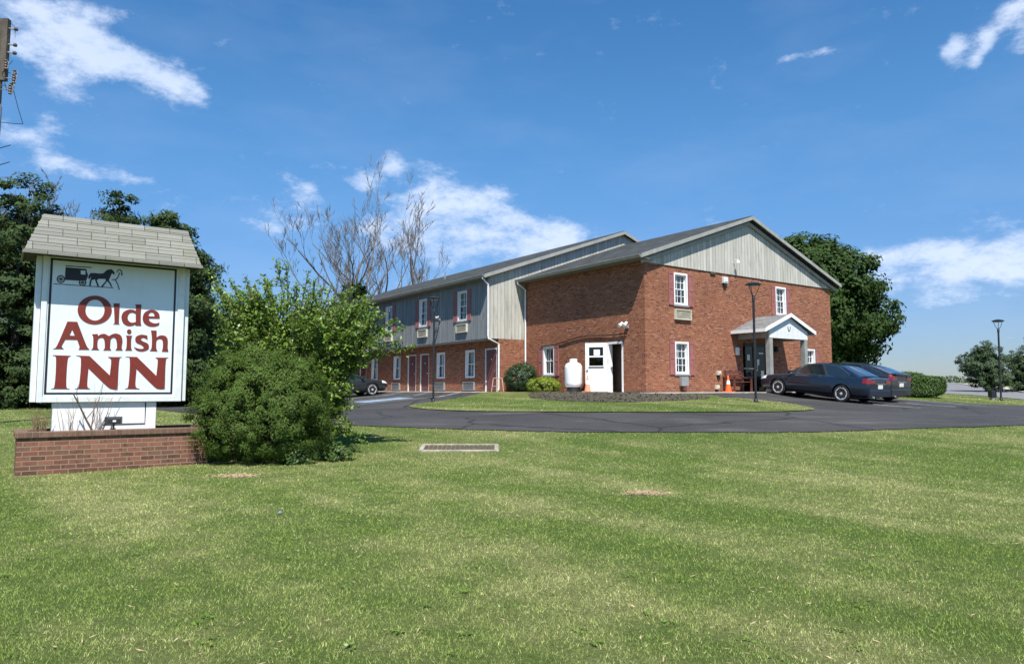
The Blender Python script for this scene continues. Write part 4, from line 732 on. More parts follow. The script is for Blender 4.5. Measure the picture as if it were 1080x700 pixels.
# planter of brick round the sign foot
pt = tag(empty('brick_planter', (SX, SY, S0), PH), 'low red brick planter wall with soldier cap round the sign foot', 'planter')
p0, p1, q0, q1 = -.28, 2.63, -.34, .80; pz1 = s_(.80)
ring = MB()
ring.box(p0, p1, q0, q0+.1, -.4, pz1); ring.box(p0, p1, q1-.1, q1, -.4, pz1); ring.box(p0, p0+.1, q0+.1, q1-.1, -.4, pz1); ring.box(p1-.1, p1, q0+.1, q1-.1, -.4, pz1); ring.build('brick_wall', 'planter_brick', pt)
cp = MB(); e = .035
cp.box(p0-e, p1+e, q0-e, q0+.16, pz1+.001, pz1+.10); cp.box(p0-e, p1+e, q1-.16, q1+e, pz1+.001, pz1+.10); cp.box(p0-e, p0+.16, q0+.16, q1-.16, pz1+.001, pz1+.10); cp.box(p1-.16, p1+e, q0+.16, q1-.16, pz1+.001, pz1+.10); cp.build('cap', 'cap_brick', pt, bevel=.012)
so_ = MB(); rn = random.Random(8); n = 14
so_.add([(p0+.11+(p1-p0-.22)*i/n, q0+.11+(q1-q0-.22)*j/6, pz1+.0+rn.uniform(0, .05)) for j in range(7) for i in range(n+1)], [(j*(n+1)+i, j*(n+1)+i+1, (j+1)*(n+1)+i+1, (j+1)*(n+1)+i) for j in range(6) for i in range(n)]); so_.build('planting_soil', 'mulch', pt)
# flood light on the planter
fl = tag(empty('sign_floodlight', (*[a for a in (SX+1.10*UX+.20*UY, SY+1.10*UY-.20*UX)], .90), PH+R(180)), 'small black floodlight on the planter edge, aimed at the sign', 'floodlight')
hd = MB(); hd.add([(-.14, -.07, .08), (.14, -.07, .08), (.14, -.05, .22), (-.14, -.05, .22), (-.10, .07, .10), (.10, .07, .10), (.10, .06, .19), (-.10, .06, .19)], [(0, 1, 2, 3), (4, 7, 6, 5), (0, 4, 5, 1), (1, 5, 6, 2), (2, 6, 7, 3), (3, 7, 4, 0)]).build('lamp_housing', 'black', fl, bevel=.008)
MB().box(-.025, .025, .068, .075, .13, .16).build('label_plate', 'white', fl)
MB().tube([(0, 0, .10), (0, 0, 0)], .015, 6).box(-.03, .03, -.03, .03, 0, .02).build('bracket', 'black', fl)

# ------------------------------------------------------------------ small things round the building
tk = tag(empty('propane_tank', (*W(-.72, 3.52), BZ), PH), 'upright white propane tank standing by the brick side wall', 'gas tank')
MB().lathe([(.05, .17), (.20, .18), (.31, .22), (.365, .30), (.38, .38), (.38, 1.02), (.365, 1.11), (.31, 1.20), (.20, 1.26), (.05, 1.28)], 28).build('tank_shell', 'tank', tk, smooth=True)
MB().lathe([(.27, .0), (.29, .02), (.29, .22), (.27, .22)], 24).build('foot_ring', 'black', tk, smooth=True)
c_ = MB(); n = 24
for k in range(3, 22): 
    t0, t1 = 2*math.pi*k/n, 2*math.pi*(k+1)/n; c_.add([(.17*math.cos(t0), .17*math.sin(t0), 1.25), (.17*math.cos(t1), .17*math.sin(t1), 1.25), (.17*math.cos(t1), .17*math.sin(t1), 1.42), (.17*math.cos(t0), .17*math.sin(t0), 1.42), (.155*math.cos(t0), .155*math.sin(t0), 1.25), (.155*math.cos(t1), .155*math.sin(t1), 1.25), (.155*math.cos(t1), .155*math.sin(t1), 1.42), (.155*math.cos(t0), .155*math.sin(t0), 1.42)], [(0, 1, 2, 3), (4, 7, 6, 5), (3, 2, 6, 7)])
c_.build('valve_collar', 'tank', tk, fix=False); MB().lathe([(.03, 1.27), (.03, 1.36), (.05, 1.37), (.05, 1.40), (.01, 1.41)], 10).build('valve', 'chrome', tk, smooth=True)
MB().tube([(.0, .03, 1.36), (.1, .3, 1.42), (.15, .55, 1.5), (.16, .7, 1.3)], .012, 6).build('gas_hose', 'black', tk, smooth=True)
def cone(loc, mat, label):
    c = tag(empty('traffic_cone', loc, PH+.2), label, 'traffic cone')
    MB().box(-.18, .18, -.18, .18, 0, .035).build('cone_base', mat, c, bevel=.01)
    MB().lathe([(.135, .03), (.095, .25), (.08, .33), (.052, .50), (.025, .70), (.018, .71)], 20).build('cone_body', mat, c, smooth=True)
    MB().lathe([(.082, .335), (.0545, .495)], 20).build('reflective_band', 'white', c, smooth=True).data.transform(Matrix.Diagonal((1.03, 1.03, 1, 1))); return c
cone((*W(4.40, -.52), BZ), 'orange', 'bright orange traffic cone with white band beside the red bench'); cone((*W(-.72, 2.62), BZ), 'pale_orange', 'sun faded orange cone in front of the open white door')
# bench
bn = tag(empty('wooden_bench', (*W(5.25, -.42), BZ), PH), 'red stained wooden bench against the brick front wall', 'bench')
m_ = MB()
for i in range(4): m_.box(-.62, .62, -.24+.12*i, -.14+.12*i, .42, .45)
m_.build('seat', 'bench_wood', bn, bevel=.004)
m_ = MB()
for z, h2 in ((.56, .09), (.68, .09), (.80, .12)): m_.box(-.62, .62, .245, .275, z, z+h2)
m_.box(-.3, -.1, .246, .274, .92, .97); m_.box(.1, .3, .246, .274, .92, .97); m_.build('backrest', 'bench_wood', bn, bevel=.004)
for s in (-1, 1):
    MB().box(s*.58-.035, s*.58+.035, -.24, -.17, 0, .419).build('leg', 'bench_wood', bn); MB().box(s*.58-.035, s*.58+.035, .19, .244, 0, .9).build('leg', 'bench_wood', bn)
    MB().box(s*.58-.045, s*.58+.045, -.27, .24, .62, .65).box(s*.58-.03, s*.58+.03, -.24, -.18, .451, .62).build('armrest', 'bench_wood', bn)
# pine folding frame leaning by the wing door
rk = tag(empty('folding_rack', (*W(-.85, 9.75-2.4), BZ), PH+SIDE), 'small pale wooden folding rack standing by the downspout', 'rack')
rk.location = (*W(-2.0, 7.35), BZ)
for y in (-.16, .16):
    MB().tube([(-.30, y, 0), (-.22, y*.7, .62)], .022, 6).build('rack_leg', 'pine_wood', rk); MB().tube([(.22, y, 0), (.16, y*.7, .62)], .022, 6).build('rack_leg', 'pine_wood', rk)
MB().tube([(-.22, -.11, .62), (.16, -.11, .62)], .022, 6).tube([(-.22, .11, .62), (.16, .11, .62)], .022, 6).tube([(-.27, -.14, .25), (.2, -.14, .25)], .018, 6).build('rack_rail', 'pine_wood', rk)
# area lamps on black posts
def lamp():
    o = empty('lamp_post')
    MB().tube([(0, 0, -.3), (0, 0, 3.62)], .042, 12).build('post', 'black', o, smooth=True)
    MB().lathe([(.16, 0), (.16, .025), (.08, .04), (.07, .10), (.052, .12)], 16).build('base', 'black', o, smooth=True)
    MB().lathe([(.052, 3.52), (.052, 3.68), (.03, 3.72)], 12).build('collar', 'black', o, smooth=True)
    for k in range(3):
        a = 2*math.pi*k/3+.5; c, s = math.cos(a), math.sin(a)
        MB().tube([(.03*c, .03*s, 3.66), (.14*c, .14*s, 3.85), (.20*c, .20*s, 4.02), (.21*c, .21*s, 4.10)], .012, 6).build('yoke_arm', 'black', o, smooth=True)
    MB().lathe([(.17, 4.07), (.26, 4.08), (.275, 4.11), (.18, 4.16), (.06, 4.19)], 24).build('lamp_hood', 'black', o, smooth=True)
    MB().lathe([(.17, 4.045), (.18, 4.07)], 20).build('lamp_lens', 'grey_metal', o, smooth=True); return o
L0 = lamp(); L0.location = (-3.22, 29.24, gz(-3.22, 29.24)); L0.scale = (1, 1, 1.04); tag(L0, 'black lamp post standing in front of the grey wing windows', 'lamp post', 'black area lamps round the lot')
L1 = copy_tree(L0); L1.location = (8.45, 24.75, gz(8.45, 24.75)+.03); L1.scale = (1, 1, 1.0); L1.rotation_euler = (R(.5), R(-2.4), 1.1); L1['label'] = 'slightly leaning black lamp post on the grass island before the entrance'
L2 = copy_tree(L0); L2.location = (23.9, 34.9, gz(23.9, 34.9)); L2.scale = (1, 1, .95); L2.rotation_euler = (0, R(1.2), .4); L2['label'] = 'black lamp post on the grass verge against open sky, beside a small box'
bx = tag(empty('utility_box', (23.75, 35.3, gz(23.75, 35.3)), .3), 'small dark box on a short post beside the far lamp post', 'utility box')
MB().box(-.16, .16, -.12, .12, .12, .46).build('box_housing', 'black', bx, bevel=.03); MB().box(-.10, .10, -.08, .08, -.1, .12).build('post', 'grey_metal', bx); MB().box(-.09, .09, -.13, -.122, .22, .40).build('box_door', 'black', bx)
# drain frame in the lawn
df = empty('drain_frame', (-1.10, 15.05, gz(-1.1, 15.05)), .05); df.rotation_euler = (math.atan2(gz(-1.1, 15.5)-gz(-1.1, 14.6), .9)+.01, 0, .03); df.location.z += .005; tag(df, 'flat rusty drain cover in a pale concrete frame set in the lawn', 'drain')
m_ = MB(); a, b = .82, .42
m_.box(-a, a, -b, -b+.09, -.2, .03); m_.box(-a, a, b-.06, b, -.2, .03); m_.box(-a, -a+.09, -b+.09, b-.06, -.2, .03); m_.box(a-.09, a, -b+.09, b-.06, -.2, .03); m_.build('concrete_frame', plain('weathered_concrete', (.30, .275, .22), .9, .3, 6), df, bevel=.01)
m_ = MB(); n = 16
for i in range(n): x = -a+.11+(2*a-.22)*i/(n-1); m_.box(x-.03, x+.03, -b+.091, b-.061, -.03, .008)
m_.build('grate', plain('rusty_iron', (.085, .055, .04), .9, .3, 8), df)
# litter
lt = tag(MB().add([(0, 0, .045), (.07, .01, .05), (.075, .05, .06), (.04, .07, .07), (-.01, .05, .05), (.03, .03, .085)], [(0, 1, 5), (1, 2, 5), (2, 3, 5), (3, 4, 5), (4, 0, 5)]).build('plastic_scrap', plain('blue_plastic', (.06, .13, .33), .5), loc=(-2.73, 8.43, gz(-2.73, 8.43)), fix=False), 'tiny crumpled blue plastic scrap lying on the mown lawn', 'litter')
lt.scale = (.6, .6, .6)
# utility pole, left edge
up = tag(empty('utility_pole', (-14.95, 20.0, gz(-14.95, 20)), 0), 'tall weathered utility pole with insulators and cutouts at the left edge', 'utility pole')
MB().tube([(0, 0, -.5), (0, 0, 6), (.0, 0, 11.6)], [.17, .15, .12], 14).build('pole', 'pole_wood', up, smooth=True)
MB().tube([(.155, -.06, .1), (.15, -.06, 5.9)], .045, 8).build('riser_conduit', 'white_dirty', up, smooth=True)
MB().box(-.02, .26, -.07, .07, 9.9, 11.75).build('bracket_board', 'pole_wood', up)
for z in (11.5, 11.02, 10.78):
    o = MB().tube([(.1, 0, z), (.48, 0, z-.06)], .022, 6).build('insulator_arm', 'steel', up)
    MB().lathe([(.02, 0), (.05, .01), (.03, .03), (.055, .04), (.03, .06), (.055, .07), (.02, .10)], 12, (.42, 0, z-.05), 'x').build('insulator', 'porcelain', o, smooth=True)
for i, (x, y, z) in enumerate(((.30, -.1, 10.35), (.42, .12, 10.15), (.52, -.05, 9.95), (.36, .1, 9.75), (.48, -.12, 9.6))):
    o = MB().lathe([(.02, -.16), (.05, -.14), (.03, -.10), (.05, -.06), (.03, -.02), (.05, .02), (.03, .06), (.05, .10), (.02, .14)], 12, (x, y, z)).build('fuse_cutout', 'porcelain', up, smooth=True)
    MB().tube([(x, y, z+.14), (x+.08, y, z+.05), (x+.06, y, z-.12), (x, y, z-.15)], .012, 5).build('fuse_holder', 'steel', o); MB().tube([(x, y, z), (.1, 0, z+.04)], .015, 5).build('cutout_bracket', 'steel', o)
MB().lathe([(.05, 8.2), (.20, 8.25), (.21, 9.05), (.17, 9.13), (.05, 9.15)], 20, (.12, -.25, 0)).build('transformer', 'grey_metal', up, smooth=True)
for k, pts in enumerate(([(.5, 0, 9.6), (.62, .05, 9.1), (.75, .1, 8.65)], [(.75, .1, 8.65), (.5, .1, 8.66), (.12, .1, 8.7)], [(.45, 0, 11.2), (.40, .05, 11.55), (.15, .1, 11.75), (-.6, .3, 11.8)], [(.3, 0, 9.6), (.2, -.1, 10.1), (.42, 0, 10.5)])):
    MB().tube([Vector(p) for p in pts], .009, 5).build('wire', 'black', up)
def wire_span(z, dz, x2, y2, sag, lab):
    pts = [(-14.45+(x2+14.45)*t, 20+(y2-20)*t, z+dz*t-sag*4*t*(1-t)) for t in [i/20 for i in range(21)]]
    return tag(MB().tube(pts, .012, 5).build('overhead_wire', 'black'), lab, 'wire', 'overhead wires')
wire_span(8.6, -.6, -60, 38, .8, 'thin black overhead wire running from the pole leftwards, upper one'); wire_span(8.1, -.6, -60, 38, .9, 'thin black overhead wire running from the pole leftwards, lower one')

# ------------------------------------------------------------------ cars
def bool_cut(o, cutters):
    for c in cutters:
        m = o.modifiers.new('cut', 'BOOLEAN'); m.operation = 'DIFFERENCE'; m.solver = 'EXACT'; m.object = c
    dg = bpy.context.evaluated_depsgraph_get(); me = bpy.data.meshes.new_from_object(o.evaluated_get(dg)); o.modifiers.clear(); o.data = me
    for c in cutters: bpy.data.objects.remove(c)
    for p in me.polygons: p.use_smooth = True
    me.set_sharp_from_angle(angle=R(30))
def interp(x, pts): return float(np.interp(x, [p[0] for p in pts], [p[1] for p in pts]))
def car(name, label, cat, u, v, head, paint, S, yaw=0.0, dz=.02):
    L2_ = S['L']/2; cx, cy = W(u, v); a = PH+head; f = (math.cos(a), math.sin(a)); wb = S['wb']/2
    zf, zr = gz(cx+f[0]*wb, cy+f[1]*wb)+dz, gz(cx-f[0]*wb, cy-f[1]*wb)+dz
    o = empty(name, (cx, cy, (zf+zr)/2), a); o.rotation_euler = (0, -math.atan2(zf-zr, S['wb']), a); tag(o, label, cat)
    FR = [0, 0, .10, .28, .50, .72, .90, .985, 1.0, 1.0]; WW = [0, .80, .95, 1.0, 1.0, .985, .955, .88, .5, 0]
    def sec(x, k):
        w = interp(x, S['w']); zb = interp(x, S['zb']); zt = interp(x, S['zt']); i = int(min(k, 8)); t = k-i
        fr_ = FR[i]+(FR[min(i+1, 9)]-FR[i])*t; ww = WW[i]+(WW[min(i+1, 9)]-WW[i])*t; crown = .025*(1 if k > 7.5 else 0)
        return w*ww, zb+(zt-zb)*fr_+crown*(k-7.5)/1.5
    xs = sorted(set([round(q, 3) for q in np.concatenate([np.linspace(-L2_, -L2_+.5, 6), np.linspace(-L2_+.5, L2_-.6, 16), np.linspace(L2_-.6, L2_, 7)])]))
    vs_ = []; nn = 19
    for x in xs:
        for k in range(10): y, z = sec(x, k); vs_.append((x, y, z))
        for k in range(8, -1, -1)[:0] if False else range(8, 0, -1): y, z = sec(x, k); vs_.append((x, -y, z))
    nn = 18; fs = [(i*nn+k, (i+1)*nn+k, (i+1)*nn+(k+1) % nn, i*nn+(k+1) % nn) for i in range(len(xs)-1) for k in range(nn)]
    fs += [tuple(range(nn)), tuple((len(xs)-1)*nn+k for k in range(nn-1, -1, -1))]
    body = MB().add(vs_, fs).build('body', paint, o)
    cut = []
    for x in (-wb, wb):
        for s in (-1, 1):
            cut.append(MB().lathe([(S['wr']+.06, -.14), (S['wr']+.06, .14)], 28, (x, s*(S['W']/2-.08), S['wr']+.0), 'y').build('cutter', 'black'))
    for c in cut: c.matrix_world = o.matrix_world
    bpy.context.view_layer.update()
    for c in cut: c.parent = o
    bpy.context.view_layer.update(); bool_cut(body, cut)
    MB().box(-L2_+.35, L2_-.4, -S['W']/2+.20, S['W']/2-.20, .20, .62).build('underbody', 'plastic', o)
    P = S['gh']; zb0 = P[0][1]-.06; hb, hr, zr0 = S['hb'], S['hr'], max(p[1] for p in P)
    hw = lambda z: hb+(hr-hb)*(z-zb0)/(zr0-zb0)
    g_ = MB(); n = len(P); vv = []
    for (x, z) in P: h_ = hw(z); cr = .035 if z > zr0-.12 else .02; vv += [(x, -h_, z), (x, -h_*.5, z+cr*.8), (x, 0, z+cr), (x, h_*.5, z+cr*.8), (x, h_, z)]
    ff = [(i*5+k, (i+1)*5+k, (i+1)*5+k+1, i*5+k+1) for i in range(n-1) for k in range(4)]
    base = len(vv); vv += [(P[0][0]+.1, -hb, zb0), (P[-1][0]-.1, -hb, zb0), (P[0][0]+.1, hb, zb0), (P[-1][0]-.1, hb, zb0)]
    ff += [tuple([base]+[i*5 for i in range(n)]+[base+1]), tuple([base+3]+[i*5+4 for i in range(n-1, -1, -1)]+[base+2]), (base, base+2, 4, 3, 2, 1, 0), (base+1, (n-1)*5, (n-1)*5+1, (n-1)*5+2, (n-1)*5+3, (n-1)*5+4, base+3)]
    g_.add(vv, ff).build('cabin', paint, o, smooth=True, bevel=.035, seg=3)
    for s in (-1, 1):
        for poly in S['side']:
            MB().add([(x, s*(hw(z)+.007), z) for x, z in poly], [tuple(range(len(poly)))]).add([(x, s*(hw(z)+.002), z) for x, z in poly], [tuple(range(len(poly)))]).build('side_window', 'car_glass', o, fix=False)
        tr = MB(); q = S['side_outline']; tr.tube([(x, s*(hw(z)+.008), z) for x, z in q], .009, 5); tr.build('window_trim', 'chrome', o)
        for x in S['seams']:
            pts = []
            for k in np.linspace(2.2, 7.2, 9): y, z = sec(x, float(k)); pts.append((x+.03*math.sin(k*.5), s*(y+.001), z))
            MB().tube(pts, .006, 4).build('door_seam', 'plastic', o)
        for x in S['handles']:
            y, z = sec(x, 6.2); MB().box(x-.1, x+.1, s*y-.022, s*y+.022, z-.02, z+.015).build('door_handle', S.get('hm', paint), o, bevel=.006)
        y, z = sec(0, 4.1); mo = MB(); mo.box(-wb+S['wr']+.1, wb-S['wr']-.12, s*y-.012, s*y+.014, z-.02, z+.03); mo.build('side_moulding', paint, o, bevel=.006)
        mx_ = P[0][0]-.28; mi = MB(); mi.box(mx_-.06, mx_+.09, min(s*.86, s*1.02), max(s*.86, s*1.02), zb0+.08, zb0+.21); mi.box(mx_-.02, mx_+.05, min(s*.74, s*.88), max(s*.74, s*.88), zb0+.06, zb0+.12); mi.build('door_mirror', paint, o, bevel=.03)
        # lamps wrap round the corners
        for (x0, x1, k0, k1, mt, nm) in ((-L2_-.0, -L2_+S['tl'], S['tk'][0], S['tk'][1], 'red_lamp', 'tail_light'), (L2_-.42, L2_-.02, 5.2, 7.0, 'clear_lamp', 'headlight')):
            g2 = MB(); nx_, nk = 5, 4; pv = []
            for i in range(nx_+1):
                for k in range(nk+1):
                    x = x0+(x1-x0)*i/nx_; y, z = sec(x, k0+(k1-k0)*k/nk); pv.append((x, s*(y+.008), z+.002))
            g2.add(pv, [(i*(nk+1)+k, i*(nk+1)+k+1, (i+1)*(nk+1)+k+1, (i+1)*(nk+1)+k) for i in range(nx_) for k in range(nk)])
            if nm == 'tail_light':
                ya, za = sec(x0, k0); yb, zb_ = sec(x0, k1); g2.add([(x0-.012, s*(ya+.008), za), (x0-.012, s*(yb+.008), zb_), (x0-.012, s*.36, zb_-.01), (x0-.012, s*.42, za+.02)], [(0, 1, 2, 3)])
                g2.add([(x0-.012, s*(ya+.008), za), (x0-.012, s*(yb+.008), zb_), (x0+.01, s*(yb+.008), zb_), (x0+.01, s*(ya+.008), za)], [(0, 1, 2, 3)])
            g2.build(nm, mt, o, fix=False)
    def glassband(i0, i1, ins):
        (xa, za), (xb, zb_) = P[i0], P[i1]; v8 = []
        for t in (ins, 1-ins):
            x, z = xa+(xb-xa)*t, za+(zb_-za)*t; h_ = hw(z)-.05; nx_, nz_ = -(zb_-za), (xb-xa); l = math.hypot(nx_, nz_); nx_, nz_ = nx_/l, nz_/l
            if nz_ < 0: nx_, nz_ = -nx_, -nz_
            for yy, cr in ((-h_, 0.0), (-h_*.5, .018), (0, .024), (h_*.5, .018), (h_, 0.0)): v8.append((x+nx_*(.012+cr*.9), yy, z+nz_*(.012+cr*.9)))
        return MB().add(v8, [(k, k+1, 6+k, 5+k) for k in range(4)])
    glassband(0, 1, .05).build('windscreen', 'car_glass', o, fix=False, smooth=True); glassband(len(P)-2, len(P)-1, .06).build('rear_window', 'car_glass', o, fix=False, smooth=True)
    zt_ = interp(-L2_, S['zt']); MB().box(-L2_-.012, -L2_-.004, -.17, .17, S['pz'], S['pz']+.15).build('number_plate', 'plate', o)
    MB().box(-L2_-.02, -L2_-.003, -.34, .34, S['pz']+.17, S['pz']+.20).build('boot_trim', 'chrome', o)
    MB().box(-L2_-.03, -L2_+.05, -.78, .78, .30, .56).build('rear_bumper', paint, o, bevel=.03); MB().box(L2_-.08, L2_+.015, -.50, .50, .30, .40).build('front_grille', 'plastic', o, bevel=.01)
    MB().tube([(-L2_-.06, .5, .27), (-L2_+.3, .5, .27)], .035, 10).build('exhaust', 'steel', o)
    wr = S['wr']; tyre = MB().lathe([(wr-.10, -.10), (wr-.03, -.105), (wr, -.08), (wr, .08), (wr-.03, .105), (wr-.10, .10)], 30, (0, 0, 0), 'y').build('wheel', 'rubber', o, smooth=True)
    rm = MB(); rm.lathe([(.05, -.075), (wr-.12, -.075), (wr-.095, -.103), (wr-.09, -.09), (wr-.09, .09), (.05, .09)], 28, (0, 0, 0), 'y')
    rim = rm.build('rim', 'plastic', tyre, smooth=True); sk = MB()
    for i in range(S['spokes']):
        t = 2*math.pi*i/S['spokes']; c, s2 = math.cos(t), math.sin(t); r0, r1, w0, w1 = .03, wr-.095, .045, .075
        q = [(r0*c-w0*s2, -.085, r0*s2+w0*c), (r0*c+w0*s2, -.085, r0*s2-w0*c), (r1*c+w1*s2, -.104, r1*s2-w1*c), (r1*c-w1*s2, -.104, r1*s2+w1*c)]
        sk.add(q+[(a_, -.07, b_) for a_, _, b_ in q], [(0, 1, 2, 3), (0, 4, 5, 1), (1, 5, 6, 2), (2, 6, 7, 3), (3, 7, 4, 0)])
    sk.lathe([(.01, -.11), (.055, -.105), (.06, -.08)], 14, (0, 0, 0), 'y'); sk.lathe([(wr-.115, -.09), (wr-.11, -.108), (wr-.09, -.108), (wr-.085, -.09)], 28, (0, 0, 0), 'y'); sk.build('wheel_spokes', 'alloy', tyre, smooth=False, fix=False)
    spots = [(x, s) for x in (-wb, wb) for s in (-1, 1)]; first = True
    for x, s in spots:
        w_ = tyre if first else copy_tree(tyre, o); first = False
        w_.location = (x, s*(S['W']/2-.125), wr); w_.rotation_euler = (0, .4*x, 0 if s < 0 else math.pi)
    return o
SED = dict(L=4.80, W=1.82, wb=2.74, wr=.325, w=[(-2.4, .76), (-2.3, .85), (-2.0, .895), (-.5, .91), (1.5, .905), (2.1, .86), (2.28, .78), (2.4, .60)], zb=[(-2.4, .34), (-2.2, .25), (2.1, .22), (2.4, .30)],
    zt=[(-2.4, .96), (-2.3, 1.0), (-1.8, 1.02), (-1.2, .98), (.6, .93), (1.0, .93), (1.7, .84), (2.15, .74), (2.3, .66), (2.4, .54)],
    gh=[(1.10, .91), (.28, 1.36), (-.15, 1.43), (-.65, 1.44), (-1.15, 1.37), (-2.02, 1.00)], hb=.80, hr=.585,
    side=[[(.86, .965), (.22, 1.325), (-.10, 1.375), (-.33, 1.38), (-.33, .965)], [(-.41, .965), (-.41, 1.38), (-.85, 1.365), (-1.10, 1.315), (-1.52, 1.08), (-1.50, .975)]],
    side_outline=[(.90, .955), (.22, 1.34), (-.10, 1.39), (-.5, 1.395), (-.86, 1.38), (-1.12, 1.33), (-1.57, 1.085), (-1.54, .96), (.90, .955)], seams=[.88, -.38, -1.42], handles=[-.22, -1.28], tl=.24, tk=(4.9, 6.5), pz=.60, spokes=7)
HAT = dict(L=4.45, W=1.76, wb=2.70, wr=.32, w=[(-2.225, .78), (-2.1, .85), (-1.8, .875), (0, .88), (1.4, .875), (1.9, .83), (2.1, .74), (2.225, .55)], zb=[(-2.225, .34), (-2.0, .25), (1.9, .22), (2.225, .3)],
    zt=[(-2.225, 1.10), (-2.15, 1.16), (-1.6, 1.10), (-.8, .98), (.8, .93), (1.2, .92), (1.8, .80), (2.1, .68), (2.225, .52)],
    gh=[(1.35, .90), (.35, 1.40), (-.1, 1.48), (-.7, 1.475), (-1.4, 1.38), (-2.08, 1.16)], hb=.78, hr=.57,
    side=[[(1.0, .97), (.30, 1.35), (-.05, 1.415), (-.30, 1.42), (-.30, .98)], [(-.38, .98), (-.38, 1.42), (-.8, 1.40), (-1.2, 1.32), (-1.75, 1.14), (-1.70, 1.08)]],
    side_outline=[(1.04, .96), (.30, 1.365), (-.05, 1.43), (-.7, 1.42), (-1.2, 1.34), (-1.8, 1.14), (-1.74, 1.07), (1.04, .96)], seams=[.95, -.34, -1.35], handles=[-.2, -1.2], tl=.14, tk=(5.2, 6.9), pz=.66, spokes=6)
cA = car('parked_sedan', 'dark blue sedan parked nose-in near the entrance portico', 'car', 6.50, -3.40, R(90), 'paint_blue', SED)
HAT2 = dict(HAT); cB = car('parked_hatchback', 'dark grey hatchback parked on the far side of the blue sedan', 'car', 8.98, -3.15, R(90), 'paint_grey', HAT2)
SED2 = dict(SED); SED2['spokes'] = 5; cC = car('parked_sedan', 'charcoal sedan parked against the wing, half hidden by the leafy shrub', 'car', -5.75, 16.6, 0, 'paint_green', SED2)
MB().box(-2.30, -2.10, -.62, .62, 1.14, 1.17).build('spoiler', 'paint_grey', cB, bevel=.01)

# ------------------------------------------------------------------ planting
M['yew'] = leaf_mat('yew_foliage', [(.036, .078, .012), (.105, .16, .024), (.056, .10, .016)], .12, .65, .2, .9, (.14, .13, .05), .03)
M['shrub_leaf'] = leaf_mat('broad_shrub_leaf', [(.10, .19, .026), (.23, .35, .05), (.15, .26, .04)], .35, .42, .4, 1.1, (.22, .25, .06), .05)
M['maple'] = leaf_mat('maple_leaf', [(.024, .052, .013), (.050, .088, .022), (.040, .074, .016)], .18, .7, .15, .35)
M['conifer'] = leaf_mat('conifer_foliage', [(.034, .062, .022), (.066, .100, .036), (.045, .072, .022)], .12, .7, .12, .3)
M['spruce'] = leaf_mat('young_pine_foliage', [(.045, .085, .040), (.085, .125, .055), (.06, .10, .035)], .15, .6, .3, .6)
M['box_leaf'] = leaf_mat('hedge_leaf', [(.06, .12, .022), (.10, .17, .035), (.075, .13, .03)], .25, .5, .4, 1.5)
M['dark_box'] = leaf_mat('dark_evergreen_leaf', [(.022, .055, .016), (.045, .085, .025), (.03, .065, .02)], .15, .4, .5, 2)
M['gold_leaf'] = leaf_mat('golden_shrub_leaf', [(.20, .28, .03), (.34, .40, .05), (.17, .25, .03)], .3, .5, .3, 2)
M['weed'] = leaf_mat('dry_weed_leaf', [(.16, .15, .05), (.25, .20, .09), (.12, .13, .04)], .25, .6, .2, 3)
M['far_leaf'] = leaf_mat('far_wood_leaf', [(.05, .075, .04), (.07, .10, .05), (.06, .085, .045)], 0, .8, .1, .05)
def crown_points(lobes, nclump, rc, per, seed, shell=.45, flat=1.0, coh=.5):
    rg = np.random.default_rng(seed); lobes = np.array(lobes, float); vol = lobes[:, 3]*lobes[:, 4]*lobes[:, 5]; pick = rg.choice(len(lobes), nclump, p=vol/vol.sum())
    d = rg.normal(size=(nclump, 3)); d /= np.linalg.norm(d, axis=1, keepdims=True); r = rg.uniform(shell, 1.0, nclump)[:, None]**.6
    lo = lobes[pick]; cc = lo[:, :3]+d*r*lo[:, 3:6]; out = d/lo[:, 3:6]; out /= np.linalg.norm(out, axis=1, keepdims=True)
    rr = rc*rg.uniform(.55, 1.35, nclump); idx = np.repeat(np.arange(nclump), per); q = rg.normal(size=(len(idx), 3)); q /= np.linalg.norm(q, axis=1, keepdims=True)
    q = q*(rg.uniform(0, 1, len(idx))[:, None]**.45); q[:, 2] *= flat
    pts = cc[idx]+q*rr[idx][:, None]; nr = q*(1.1-coh*.4)+out[idx]*coh+rg.normal(size=(len(idx), 3))*(.6-coh*.2); nr[:, 2] += .3
    return pts, nr, cc
def branches(mb, base, tips, r0, seed, n=22, sag=0.0):
    rn = random.Random(seed); tips = list(tips); rn.shuffle(tips)
    for t in tips[:n]:
        t = Vector(t); b = Vector(base); m1 = b.lerp(t, .4)+Vector((rn.uniform(-.1, .1), rn.uniform(-.1, .1), .12))*(t-b).length*.5
        mb.tube([b, m1, t], [r0*.5, r0*.3, r0*.08], 6, cap=False)
def tree(name, label, cat, x, y, h, lobes, nclump, rc, per, leaf, mat, seed, tr=.25, group=None, fork=.35, bark='bark', flat=.8, shell=.35, zbase=None, aspect=.6, coh=.9):
    z = gz(x, y) if zbase is None else zbase; o = tag(empty(name, (x, y, z), 0), label, cat, group)
    P, Nn, cc = crown_points(lobes, nclump, rc, per, seed, shell, flat, coh); leaves('crown', P, Nn, leaf, mat, o, aspect=aspect, seed=seed)
    t = MB(); rn = random.Random(seed); k = Vector((rn.uniform(-.2, .2), rn.uniform(-.2, .2), h*fork)); top = Vector((rn.uniform(-.3, .3), rn.uniform(-.3, .3), h*.82))
    t.tube([(0, 0, -.3), (0, 0, .1), k, k.lerp(top, .5), top], [tr*1.5, tr, tr*.75, tr*.4, tr*.1], 10)
    branches(t, k, [c for c in cc if c[2] > h*.3], tr*.9, seed, 26); branches(t, k.lerp(top, .45), [c for c in cc if c[2] > h*.5], tr*.6, seed+1, 16)
    t.build('trunk', bark, o, smooth=True, fix=False); return o
rnd = random.Random(21)
